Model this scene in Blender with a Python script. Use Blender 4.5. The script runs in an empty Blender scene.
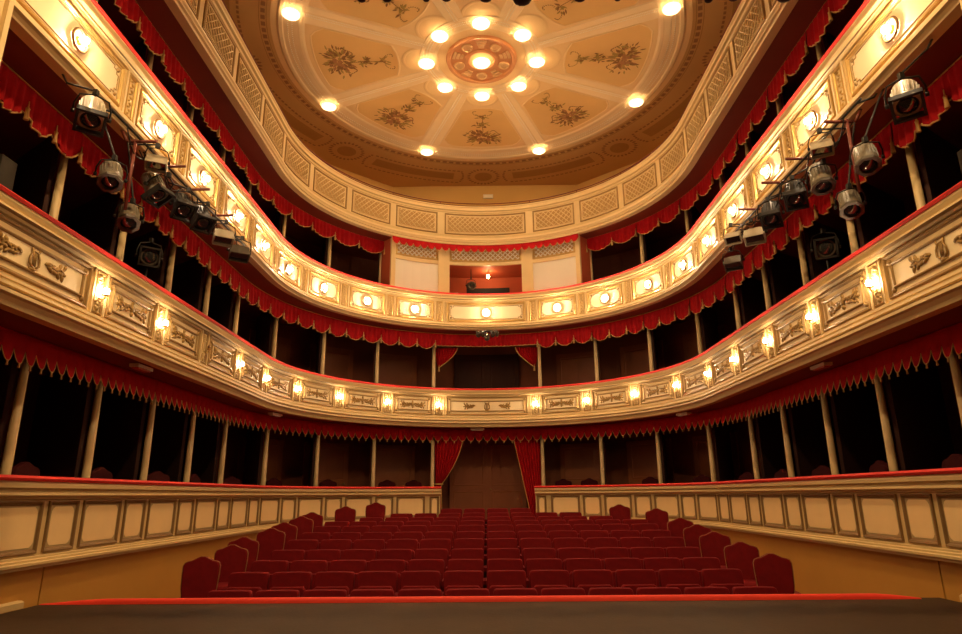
import bpy, math, random
from math import sin, cos, pi, sqrt, atan2, radians
from mathutils import Vector, Matrix

random.seed(7)
SC = bpy.context.scene
COL = SC.collection
Z0 = 1.95            # camera height above the lowest point of the stalls floor
CAMF, TILT, YAW, ROLL = 635.2, .2732, .0083, -.0081
ORD = ['first', 'second', 'third', 'fourth', 'fifth', 'sixth', 'seventh', 'eighth', 'ninth', 'tenth', 'eleventh', 'twelfth', 'thirteenth']

# ------------------------------------------------------------------ materials
def mat(name, col, rough=.6, metal=0., noise=0., nscale=8., emit=None, estr=0., bump=0., bscale=60., sheen=0., spec=.5):
    m = bpy.data.materials.new(name); m.use_nodes = True
    nt = m.node_tree; b = nt.nodes['Principled BSDF']
    b.inputs['Base Color'].default_value = (*col, 1)
    b.inputs['Roughness'].default_value = rough
    b.inputs['Metallic'].default_value = metal
    b.inputs['Specular IOR Level'].default_value = spec
    if sheen: b.inputs['Sheen Weight'].default_value = sheen; b.inputs['Sheen Tint'].default_value = (*[min(1, c * 2 + .1) for c in col], 1)
    if noise or bump:
        tc = nt.nodes.new('ShaderNodeTexCoord')
    if noise:
        n = nt.nodes.new('ShaderNodeTexNoise'); n.inputs['Scale'].default_value = nscale; n.inputs['Detail'].default_value = 5
        nt.links.new(tc.outputs['Object'], n.inputs['Vector'])
        r = nt.nodes.new('ShaderNodeMix'); r.data_type = 'RGBA'
        r.inputs['A'].default_value = (*[c * (1 - noise) for c in col], 1)
        r.inputs['B'].default_value = (*[min(1, c * (1 + noise)) for c in col], 1)
        nt.links.new(n.outputs['Fac'], r.inputs['Factor'])
        nt.links.new(r.outputs['Result'], b.inputs['Base Color'])
    if bump:
        n2 = nt.nodes.new('ShaderNodeTexNoise'); n2.inputs['Scale'].default_value = bscale; n2.inputs['Detail'].default_value = 3
        nt.links.new(tc.outputs['Object'], n2.inputs['Vector'])
        bp = nt.nodes.new('ShaderNodeBump'); bp.inputs['Strength'].default_value = bump; bp.inputs['Distance'].default_value = .02
        nt.links.new(n2.outputs['Fac'], bp.inputs['Height']); nt.links.new(bp.outputs['Normal'], b.inputs['Normal'])
    if emit:
        b.inputs['Emission Color'].default_value = (*emit, 1); b.inputs['Emission Strength'].default_value = estr
    return m

WARM = (1., .68, .33)
E_CEIL, E_GLOBE, E_SCONCE, E_DISH = 330., 330., 120., 1.6
M = dict(
    cream=mat('cream_paint', (.80, .60, .30), .45, noise=.06, nscale=3),
    cream_field=mat('pale_cream_panel', (.90, .72, .44), .5, noise=.05, nscale=5),
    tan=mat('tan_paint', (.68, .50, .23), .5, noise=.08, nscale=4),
    gold=mat('gilding', (.62, .40, .13), .38, metal=.55, noise=.2, nscale=14),
    softgold=mat('soft_gilding', (.66, .46, .20), .45, metal=.2, noise=.15, nscale=14),
    darkgold=mat('aged_gilding', (.33, .19, .05), .45, metal=.3, noise=.25, nscale=18),
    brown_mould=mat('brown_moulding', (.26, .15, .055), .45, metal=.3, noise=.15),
    velvet=mat('red_velvet', (.50, .011, .016), .85, noise=.3, nscale=9, sheen=.08, spec=.12),
    rail=mat('red_rail_velvet', (.80, .03, .022), .7, noise=.12, nscale=9, sheen=.5),
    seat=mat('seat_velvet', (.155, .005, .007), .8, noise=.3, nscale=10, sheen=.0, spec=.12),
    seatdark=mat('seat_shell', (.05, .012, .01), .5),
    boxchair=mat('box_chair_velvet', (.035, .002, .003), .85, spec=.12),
    fringe=mat('gold_fringe', (.70, .45, .14), .6, noise=.2, nscale=60),
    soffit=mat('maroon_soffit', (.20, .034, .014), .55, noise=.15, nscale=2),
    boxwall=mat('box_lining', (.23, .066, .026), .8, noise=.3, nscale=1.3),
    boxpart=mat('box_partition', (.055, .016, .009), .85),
    door=mat('brown_door', (.33, .098, .028), .55, noise=.15, nscale=3),
    ochre=mat('ochre_wall', (.54, .27, .045), .6, noise=.10, nscale=1.2),
    plaster=mat('gallery_plaster', (.64, .38, .11), .7, noise=.06, nscale=1.5),
    floor=mat('dark_red_carpet', (.16, .022, .014), .95, noise=.25, nscale=40),
    stage=mat('stage_boards', (.046, .025, .011), .65, noise=.22, nscale=5, bump=.15, bscale=30, spec=.15),
    strip=mat('stage_edge_velvet', (.90, .045, .02), .7, noise=.08, nscale=12, sheen=.4),
    post=mat('post_cream', (.74, .55, .28), .45, noise=.12, nscale=6),
    ceil=mat('ceiling_cream', (.83, .58, .27), .75, noise=.05, nscale=1.5),
    ceilband=mat('ceiling_band', (.87, .66, .36), .7, noise=.05, nscale=2),
    sector=mat('ceiling_sector', (.75, .47, .165), .8, noise=.08, nscale=1.6),
    frieze=mat('ceiling_frieze', (.60, .36, .125), .8, noise=.08, nscale=1.2),
    friezedark=mat('frieze_panel', (.42, .23, .065), .8, noise=.1, nscale=2),
    dash=mat('frieze_stencil', (.33, .165, .06), .8),
    pearl=mat('pearl_moulding', (.90, .80, .62), .5),
    salmon=mat('rosette_salmon', (.62, .27, .10), .6, noise=.15, nscale=6),
    leafa=mat('painted_olive', (.38, .25, .055), .8, noise=.25, nscale=9),
    leafb=mat('painted_umber', (.26, .12, .03), .8, noise=.25, nscale=9),
    leafc=mat('painted_rose', (.40, .18, .06), .8, noise=.25, nscale=9),
    speaker=mat('speaker_black', (.030, .024, .018), .7, spec=.2),
    lattice=mat('lattice_ground', (.55, .34, .12), .55, noise=.06, nscale=4),
    linegold=mat('line_gilding', (.36, .215, .07), .5, metal=.15, noise=.15, nscale=14),
    roundel=mat('roundel_cream', (.72, .45, .20), .6),
    boxfield=mat('ground_panel_field', (.92, .67, .33), .5, noise=.05, nscale=5),
    midgrey=mat('lamp_housing_mid', (.20, .165, .115), .45, metal=.2, noise=.15, nscale=12),
    piping=mat('dull_gold_piping', (.36, .16, .05), .6),
    stile=mat('grey_tan_paint', (.50, .35, .16), .5, noise=.08, nscale=4),
    bulb_stage=mat('work_bulb', (1, .9, .7), .3, emit=WARM, estr=2200.),
    black=mat('black_metal', (.020, .017, .014), .6, spec=.3),
    blackcloth=mat('dark_border_cloth', (.045, .008, .008), .9),
    grey=mat('lamp_housing_cream', (.46, .39, .27), .42, metal=.2, noise=.12, nscale=12),
    darkgrey=mat('lamp_housing_grey', (.085, .066, .045), .45, metal=.3, noise=.15, nscale=12),
    lens=mat('lens_glass', (.02, .02, .02), .04, spec=1.),
    iron=mat('red_iron', (.15, .030, .014), .5, metal=.3, noise=.2),
    brass=mat('brass', (.55, .34, .11), .3, metal=.8),
    ring=mat('bronze_ring', (.22, .11, .045), .35, metal=.5),
    booth=mat('booth_red', (.52, .10, .035), .7, noise=.12, nscale=2),
    board=mat('white_board', (.88, .82, .70), .6),
    sign=mat('pale_sign', (.75, .66, .50), .5),
    signred=mat('red_sign', (.55, .10, .05), .5),
    bulb_ceil=mat('ceiling_bulb', (1, .9, .7), .4, emit=WARM, estr=E_CEIL),
    dish=mat('crystal_dish', (.95, .9, .8), .15, emit=(1., .70, .38), estr=E_DISH),
    bulb_globe=mat('globe_glass', (1, .92, .75), .3, emit=(1., .74, .46), estr=E_GLOBE),
    bulb_sconce=mat('sconce_bulb', (1, .92, .75), .3, emit=(1., .74, .46), estr=E_SCONCE),
    bulb_booth=mat('booth_bulb', (1, .9, .7), .3, emit=WARM, estr=70.),
)

# ------------------------------------------------------------------ plan of the horseshoe
R, CY = 5.0, 13.95
HALF = R * pi / 2
def P(s, off=0., z=0.):
    a = abs(s); g = 1. if s >= 0 else -1.
    if a < HALF:
        t = a / R
        return (g * (R + off) * sin(t), CY + (R + off) * cos(t), z + Z0)
    return (g * (R + off), CY - (a - HALF), z + Z0)
def ang(s):            # direction of the outward normal: 0 = +Y, positive to +X
    return max(-pi / 2, min(pi / 2, s / R))
def NRM(s):
    t = ang(s); return Vector((sin(t), cos(t), 0))
def steps(a, b, d):
    n = max(1, int(math.ceil(abs(b - a) / d - 1e-6)))
    return [a + (b - a) * i / n for i in range(n + 1)]
PIL = [1.45 + 1.575 * k for k in range(10)]
S_END = 17.0

# ------------------------------------------------------------------ mesh builder (world coordinates)
class MB:
    def __init__(self): self.v = []; self.f = []; self.m = []; self.sm = []
    def add(self, vs, fs, mi=0, smooth=False):
        o = len(self.v); self.v += [tuple(p) for p in vs]
        for f in fs: self.f.append([o + i for i in f]); self.m.append(mi); self.sm.append(smooth)
    def grid(self, rows, mi=0, smooth=False, closed_u=False, closed_v=False, flip=False):
        nu, nv = len(rows), len(rows[0]); vs = [p for r in rows for p in r]; fs = []
        for i in range(nu - (0 if closed_u else 1)):
            for j in range(nv - (0 if closed_v else 1)):
                a, b = i * nv + j, i * nv + (j + 1) % nv
                c, d = ((i + 1) % nu) * nv + (j + 1) % nv, ((i + 1) % nu) * nv + j
                fs.append([a, d, c, b] if flip else [a, b, c, d])
        self.add(vs, fs, mi, smooth)
    def box(self, c, s, mat4=None, mi=0):
        x, y, z = s[0] / 2, s[1] / 2, s[2] / 2
        vs = [Vector((c[0] + i * x, c[1] + j * y, c[2] + k * z)) for i in (-1, 1) for j in (-1, 1) for k in (-1, 1)]
        if mat4: vs = [mat4 @ p for p in vs]
        self.add(vs, [[0, 1, 3, 2], [4, 6, 7, 5], [0, 4, 5, 1], [2, 3, 7, 6], [0, 2, 6, 4], [1, 5, 7, 3]], mi)
    def tube(self, pts, r, n=6, mi=0, closed=False, smooth=True):
        pts = [Vector(p) for p in pts]; rows = []; N = len(pts)
        rr = r if isinstance(r, (list, tuple)) else [r] * N
        up = None
        for i, p in enumerate(pts):
            a = pts[(i - 1) % N] if closed or i else pts[0]; b = pts[(i + 1) % N] if closed or i < N - 1 else pts[-1]
            d = (b - a).normalized()
            if up is None:
                up = Vector((0, 0, 1)) if abs(d.z) < .9 else Vector((1, 0, 0))
            x = d.cross(up).normalized(); y = x.cross(d).normalized(); up = y
            rows.append([p + (x * cos(2 * pi * k / n) + y * sin(2 * pi * k / n)) * rr[i] for k in range(n)])
        self.grid(rows, mi, smooth, closed_u=closed, closed_v=True)
        if not closed:
            o = len(self.v) - N * n
            self.f.append([o + k for k in range(n)]); self.m.append(mi); self.sm.append(False)
            self.f.append([o + (N - 1) * n + k for k in reversed(range(n))]); self.m.append(mi); self.sm.append(False)
    def lathe(self, prof, n=12, mat4=None, mi=0, smooth=True, cap=True):
        rows = []
        for (r, z) in prof:
            rows.append([Vector((r * cos(2 * pi * k / n), r * sin(2 * pi * k / n), z)) for k in range(n)])
        if mat4: rows = [[mat4 @ p for p in q] for q in rows]
        self.grid(rows, mi, smooth, closed_v=True)
        if cap:
            o = len(self.v) - len(prof) * n
            for base, rev in ((o, True), (o + (len(prof) - 1) * n, False)):
                L = [base + k for k in range(n)]
                self.f.append(L[::-1] if rev else L); self.m.append(mi); self.sm.append(False)
    def ball(self, c, r, n=10, m=6, mi=0, mat4=None, sq=(1, 1, 1)):
        rows = []
        for i in range(m + 1):
            t = pi * (.02 + .96 * i / m)
            rows.append([Vector((c[0] + sq[0] * r * sin(t) * cos(2 * pi * k / n), c[1] + sq[1] * r * sin(t) * sin(2 * pi * k / n), c[2] + sq[2] * r * cos(t))) for k in range(n)])
        if mat4: rows = [[mat4 @ p for p in q] for q in rows]
        self.grid(rows, mi, True, closed_v=True)
        o = len(self.v) - (m + 1) * n
        self.f.append([o + k for k in range(n)]); self.m.append(mi); self.sm.append(True)
        self.f.append([o + m * n + k for k in reversed(range(n))]); self.m.append(mi); self.sm.append(True)
    # --- along the horseshoe
    def sweep(self, prof, s0, s1, ds=.3, mi=0, closed=False, smooth=False, caps=True, seg=None):
        ss = steps(s0, s1, ds)
        rows = [[P(s, o, z) for (o, z) in prof] for s in ss]
        k0 = len(self.f)
        self.grid(rows, mi, smooth, closed_v=closed)
        if seg:
            nv = len(prof)
            for k in range(k0, len(self.f)): self.m[k] = seg.get((k - k0) % nv, mi)
        if caps:
            o = len(self.v) - len(rows) * len(prof); n = len(prof)
            self.f.append([o + k for k in range(n)]); self.m.append(mi); self.sm.append(False)
            e = o + (len(rows) - 1) * n
            self.f.append([e + k for k in reversed(range(n))]); self.m.append(mi); self.sm.append(False)
    def cbox(self, s0, s1, o0, o1, z0, z1, ds=.35, mi=0):
        self.sweep([(o0, z0), (o0, z1), (o1, z1), (o1, z0)], s0, s1, ds, mi, closed=True)
    def frame(self, s0, s1, z0, z1, prof, base=0., mi=0, ds=.35):
        n = len(steps(s0, s1, ds)) - 1; rows = []
        for (ins, dep) in prof:
            a, b, c, d = s0 + ins, s1 - ins, z0 + ins, z1 - ins
            lp = [(a + (b - a) * i / n, c) for i in range(n)] + [(b, c)] + [(b, d)] + [(b + (a - b) * i / n, d) for i in range(1, n)] + [(a, d)]
            rows.append([P(u, base - dep, z) for (u, z) in lp])
        self.grid(rows, mi, False, closed_v=True)
    def dome(self, s, z, ru, rz, dep, rot=0., base=0., n=7, mi=0):
        rows = []
        for (q, h) in ((1, 0), (.8, .6), (.4, .92)):
            row = []
            for k in range(n):
                x, y = ru * q * cos(2 * pi * k / n), rz * q * sin(2 * pi * k / n)
                row.append(P(s + x * cos(rot) - y * sin(rot), base - dep * h, z + x * sin(rot) + y * cos(rot)))
            rows.append(row)
        self.grid(rows, mi, True, closed_v=True)
        o = len(self.v) - n
        self.f.append([o + k for k in range(n)]); self.m.append(mi); self.sm.append(True)
    def ctube(self, path, r, dep, base=0., mi=0, n=5):
        self.tube([P(u, base - dep, z) for (u, z) in path], r, n, mi)
    def build(self, name, mats, parent=None, origin=None):
        if not isinstance(mats, (list, tuple)): mats = [mats]
        me = bpy.data.meshes.new(name)
        org = Vector(origin) if origin is not None else (ORIG.get(parent.name, Vector()) if parent else Vector())
        me.from_pydata([Vector(p) - org for p in self.v], [], self.f)
        for mm in mats: me.materials.append(mm)
        me.polygons.foreach_set('material_index', self.m)
        me.polygons.foreach_set('use_smooth', self.sm)
        me.update()
        import bmesh
        bm = bmesh.new(); bm.from_mesh(me); bmesh.ops.recalc_face_normals(bm, faces=bm.faces); bm.to_mesh(me); bm.free()
        o = bpy.data.objects.new(name, me); COL.objects.link(o)
        if parent: o.parent = parent; ORIG[o.name] = org
        elif origin is not None: o.location = org; ORIG[o.name] = org
        return o
ORIG = {}

def tag(o, label, cat, group=None):
    o['label'] = label; o['category'] = cat
    if group: o['group'] = group
    return o
def thing(name, label, cat, loc=(0, 0, 0), group=None, rot=None):
    o = bpy.data.objects.new(name, None); COL.objects.link(o)
    o.location = loc; o.empty_display_size = .1
    if rot is not None: o.rotation_euler = rot
    ORIG[o.name] = Vector(loc) if rot is None else Vector()
    return tag(o, label, cat, group)
def struct(name, mb, m, parent=None):
    o = mb.build(name, m, parent)
    if parent is None: o['kind'] = 'structure'
    return o
def copy_tree(o, parent=None):
    c = o.copy(); COL.objects.link(c)
    if parent: c.parent = parent
    for ch in list(o.children): copy_tree(ch, c)
    return c
def side(s): return 'left' if s < 0 else 'right'

# ------------------------------------------------------------------ camera
cam = bpy.data.cameras.new('camera'); co = bpy.data.objects.new('camera', cam); COL.objects.link(co); SC.camera = co
cam.sensor_width = 36; cam.lens = CAMF * 36 / 962; cam.clip_start = .05; cam.clip_end = 200
ct, st = cos(TILT), sin(TILT)
r0, u0, f0 = Vector((1, 0, 0)), Vector((0, -st, ct)), Vector((0, ct, st))
cr, sr = cos(ROLL), sin(ROLL)
r1, u1 = cr * r0 + sr * u0, -sr * r0 + cr * u0
Zr = Matrix.Rotation(YAW, 3, 'Z')
r1, u1, f1 = Zr @ r1, Zr @ u1, Zr @ f0
co.matrix_world = Matrix(((r1.x, u1.x, -f1.x, 0), (r1.y, u1.y, -f1.y, 0), (r1.z, u1.z, -f1.z, Z0), (0, 0, 0, 1)))

# ------------------------------------------------------------------ shell
FY = [6.5, 7.92, 8.75, 9.56, 10.4, 11.2, 12.0, 12.85, 13.66, 14.5, 15.3, 16.1, 19.5]
RZ = [-1.063, -.953, -.885, -.806, -.708, -.635, -.562, -.507, -.461, -.40, -.317]
FZ = [-1.95] + [z - .85 for z in RZ] + [-1.10]
def floor_z(y):
    if y <= FY[0]: return FZ[0]
    for i in range(len(FY) - 1):
        if y <= FY[i + 1]:
            return FZ[i] + (FZ[i + 1] - FZ[i]) * (y - FY[i]) / (FY[i + 1] - FY[i])
    return FZ[-1]
b = MB()
ys = [6.5] + FY[1:] + [22]
b.grid([[(-7.5, y, floor_z(y) + Z0), (7.5, y, floor_z(y) + Z0)] for y in ys])
struct('floor', b, M['floor'])

STAGE_Z, STAGE_Y = -1.12, 7.58
b = MB(); b.box((0, (STAGE_Y - 3) / 2, STAGE_Z + Z0 - .06), (9.86, STAGE_Y + 3, .12))
b.box((0, STAGE_Y - .05, STAGE_Z + Z0 - .5), (9.8, .1, .8))
struct('floor_stage', b, M['stage'])
# padded red edge of the stage
b = MB()
pts = [(-4.92 + 9.60 * i / 40, STAGE_Y - .06, 0) for i in range(41)]
rows = []
for i, p in enumerate(pts):
    e = min(1, (i + .35) / 3., (40 - i + .35) / 2.)
    w, h = .035, .055 * e
    rows.append([(p[0], p[1] + w * cos(t) , STAGE_Z + Z0 + max(0, h * sin(t))) for t in [pi * k / 6 for k in range(7)]])
b.grid(rows, smooth=True)
tag(b.build('stage_edge_padding', M['strip']), 'bright red padded strip running along the front edge of the stage', 'edging')

# low ochre walls under the ground boxes
for sg, nm in ((-1, 'left'), (1, 'right')):
    b = MB(); b.sweep([(.03, -2.1), (.03, -.70), (.13, -.70), (.13, -2.1)], sg * 1.42, sg * 14.16, .3, closed=True)
    struct('wall_' + nm, b, M['ochre'])
    b = MB(); b.sweep([(.03, -2.1), (.03, -.70), (.13, -.70), (.13, -2.1)], sg * 14.185, sg * 18.5, .3, closed=True)
    struct('wall_proscenium_' + nm, b, M['ochre'])
    b = MB(); y1 = 6.95
    b.sweep([(-.05, -1.12), (-.05, -1.06), (-.02, -1.045), (.03, -1.045), (.03, -1.12)], sg * 14.52, sg * 18.5, .5, closed=True)
    struct('baseboard_' + nm, b, M['tan'])

# horseshoe lining behind the boxes
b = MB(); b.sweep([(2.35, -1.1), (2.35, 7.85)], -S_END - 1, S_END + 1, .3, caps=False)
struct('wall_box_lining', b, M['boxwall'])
b = MB()
poly = [(-8.2, 3.5), (-8.2, 15.8), (-5.6, 19.35), (-3.4, 21.3), (3.4, 21.3), (5.6, 19.35), (8.2, 15.8), (8.2, 3.5)]
b.grid([[(x, y, 7.8 + Z0), (x, y, 11.02 + Z0)] for x, y in poly])
struct('wall_gallery', b, M['plaster'])
# end walls closing the tiers towards the proscenium
for sg, nm in ((-1, 'left'), (1, 'right')):
    b = MB(); x0, x1 = sg * 4.74, sg * 5.6
    b.box(((x0 + x1) / 2, 4.75, 5 + Z0), (abs(x1 - x0), .9, 13))
    for k, (dx, w) in enumerate(((0, .1), (.2, .07))):
        b.box((x0 + sg * dx, 4.75 + .45, 5 + Z0), (w, .06, 13))
    struct('wall_proscenium_pier_' + nm, b, M['cream'])
    b = MB(); b.box((sg * 6.7, 4.7, 5 + Z0), (2.4, .3, 13)); struct('wall_end_' + nm, b, M['boxpart'])

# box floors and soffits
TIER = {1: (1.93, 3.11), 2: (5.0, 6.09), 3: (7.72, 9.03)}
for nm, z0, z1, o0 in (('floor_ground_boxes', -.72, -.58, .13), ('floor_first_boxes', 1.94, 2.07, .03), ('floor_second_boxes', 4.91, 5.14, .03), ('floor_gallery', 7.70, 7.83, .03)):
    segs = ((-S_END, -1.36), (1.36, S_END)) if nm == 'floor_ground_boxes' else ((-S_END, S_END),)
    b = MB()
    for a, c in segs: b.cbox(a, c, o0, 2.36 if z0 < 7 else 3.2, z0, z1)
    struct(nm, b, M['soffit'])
b = MB(); b.cbox(-1.36, 1.36, .1, 2.36, -1.16, -1.05); struct('floor_doorway', b, M['floor'])

# partitions between the boxes
def part_dir(s):
    t = abs(ang(s)); a = t * (.2 + .42 * (t / (pi / 2)) ** 2)
    return Vector(((1 if s > 0 else -1) * sin(a), cos(a), 0))
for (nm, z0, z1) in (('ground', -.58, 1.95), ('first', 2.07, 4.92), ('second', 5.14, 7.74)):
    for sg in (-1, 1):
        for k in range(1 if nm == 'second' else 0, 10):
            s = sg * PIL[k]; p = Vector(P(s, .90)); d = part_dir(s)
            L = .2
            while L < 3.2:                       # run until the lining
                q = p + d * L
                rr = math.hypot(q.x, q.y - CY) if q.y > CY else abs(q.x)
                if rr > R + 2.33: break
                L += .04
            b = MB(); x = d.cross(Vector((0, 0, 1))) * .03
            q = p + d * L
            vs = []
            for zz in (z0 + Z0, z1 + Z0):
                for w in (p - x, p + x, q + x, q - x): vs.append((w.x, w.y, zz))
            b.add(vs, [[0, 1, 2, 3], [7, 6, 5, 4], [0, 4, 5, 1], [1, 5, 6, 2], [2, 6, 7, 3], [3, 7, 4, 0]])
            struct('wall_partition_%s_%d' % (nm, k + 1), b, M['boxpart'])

# doors at the back of the boxes near the centre
dn = 0
def door_leaf(sc, w, z0, z1, off, cols=1, m='door'):
    global dn
    dn += 1
    b = MB(); b.cbox(sc - w / 2, sc + w / 2, off, off + .05, z0, z1, .3)
    d = struct('door_%d' % dn, b, M[m])
    for i in range(cols):
        a = sc - w / 2 + w * i / cols + .08; c = sc - w / 2 + w * (i + 1) / cols - .08
        b = MB()
        for (q0, q1) in ((.08, .42), (.48, .94)):
            b.frame(a, c, z0 + (z1 - z0) * q0, z0 + (z1 - z0) * q1, [(0, 0), (.012, .008), (.03, .008), (.045, 0)], base=off)
        b.build('door_panel', M[m], d)
    b = MB(); b.ball(P(sc + (.06 if cols > 1 else w / 2 - .1), off - .05, z0 + (z1 - z0) * .44), .03); b.build('door_handle', M['brass'], d)
for sg in (-1, 1):
    for k in range(0, 4):
        s = sg * (2.24 + 1.575 * k)
        door_leaf(s * .95, 1.0, -.58, 1.55, 2.27); door_leaf(s * .95, 1.0, 2.07, 4.5, 2.27)
door_leaf(0, 1.7, -1.05, 1.75, 2.22, 2)
door_leaf(0, 1.5, 2.07, 4.6, 2.25, 2, 'boxpart')  # dark leaf painted as the shade of an open doorway
# ------------------------------------------------------------------ ceiling
CZ = 11.0; CX0, CYC = -0.05, 14.22
def C(r, a, dz=0.): return (CX0 + r * cos(a), CYC + r * sin(a), CZ - dz + Z0)
b = MB(); b.add([(-8.3, 2.5, CZ + Z0), (8.3, 2.5, CZ + Z0), (8.3, 21.6, CZ + Z0), (-8.3, 21.6, CZ + Z0)], [[0, 1, 2, 3]])
ceil = struct('ceiling', b, M['frieze'])
def ann(mb, r0, r1, a0, a1, dz, n=None, mi=0, thick=None):
    n = n or max(2, int(abs(a1 - a0) * r1 / .25))
    full = abs(abs(a1 - a0) - 2 * pi) < 1e-6
    th = thick if thick is not None else dz
    pr = [(r0, dz - th), (r0, dz), (r1, dz), (r1, dz - th)]
    rows = [[C(r, a0 + (a1 - a0) * i / n, z) for r, z in pr] for i in range(n + 1)]
    mb.grid(rows, mi, False)
    if not full:
        for e in (rows[0], rows[-1]): mb.add(e, [[0, 1, 2, 3]], mi)
def part(name, mb, m): return mb.build(name, m, ceil)
b = MB(); ann(b, .05, 5.28, 0, 2 * pi, .006, 120); part('ceiling_rose_field', b, M['ceil'])
# rim band with pearl moulding
b = MB()
pr = [(4.48, .006), (4.53, .03), (4.60, .03), (4.63, .022), (4.98, .022), (5.01, .04), (5.09, .04), (5.14, .006)]
b.grid([[C(r, 2 * pi * i / 128, z) for r, z in pr] for i in range(129)]); part('rim_band', b, M['ceilband'])
b = MB()
for i in range(420):
    a = 2 * pi * i / 420
    for rr in (4.78, 4.88):
        c = C(rr, a, .022); b.add([(c[0] - .016, c[1] - .016, c[2]), (c[0] + .016, c[1] - .016, c[2]), (c[0] + .016, c[1] + .016, c[2]), (c[0] - .016, c[1] + .016, c[2]), (c[0], c[1], c[2] - .016)], [[0, 1, 4], [1, 2, 4], [2, 3, 4], [3, 0, 4]])
o = part('pearl_moulding', b, M['pearl'])
# ribs
for k in range(8):
    a = radians(22.5 + 45 * k)
    ra = Vector((cos(a), sin(a), 0)); ta = Vector((-sin(a), cos(a), 0)); c0 = Vector((CX0, CYC, CZ + Z0))
    b = MB(); pr = [(-1, .006), (-.9, .022), (-.28, .022), (-.24, .034), (.24, .034), (.28, .022), (.9, .022), (1, .006)]
    rows = []
    for i in range(9):
        r = 1.5 + (4.55 - 1.5) * i / 8; w = .22 + .10 * i / 8
        rows.append([c0 + ra * r + ta * (w * u) - Vector((0, 0, dz)) for u, dz in pr])
    b.grid(rows); rb = part('rib', b, M['ceilband'])
    b = MB()
    for i in range(76):
        r = 1.58 + i * .039
        for u in (-.035, .035):
            c = c0 + ra * r + ta * u - Vector((0, 0, .034))
            b.add([c + Vector((-.013, -.013, 0)), c + Vector((.013, -.013, 0)), c + Vector((.013, .013, 0)), c + Vector((-.013, .013, 0)), c + Vector((0, 0, -.014))], [[0, 1, 4], [1, 2, 4], [2, 3, 4], [3, 0, 4]])
    b.build('pearl_moulding', M['pearl'], rb)
# sector fields with painted bouquets
def rounded_sector(k):
    am = radians(45 * k); pts = []
    ro, ri = 4.34, 2.15
    half_o, half_i = radians(22.5) - .36 / ro, radians(22.5) - .30 / ri
    for i in range(17):                                    # outer arc, corners eased
        t = -1 + 2 * i / 16; r = ro - .28 * max(0, abs(t) - .78) ** 1.3 / .22 ** 1.3 
        pts.append((r, am + half_o * t))
    for i in range(11):
        t = 1 - 2 * i / 10; r = ri + .12 * max(0, abs(t) - .5) - .12 * (1 - t * t)
        pts.append((r + .15, am + half_i * t))
    return pts
def leaf(mb, c, a, L, W, mi, dz):
    d = Vector((cos(a), sin(a), 0)); n = Vector((-sin(a), cos(a), 0)); c = Vector(c)
    pts = [c, c + d * L * .35 + n * W * .5, c + d * L * .7 + n * W * .38, c + d * L, c + d * L * .7 - n * W * .38, c + d * L * .35 - n * W * .5]
    mb.add(pts, [[0, 1, 2, 3, 4, 5]], mi)
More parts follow.
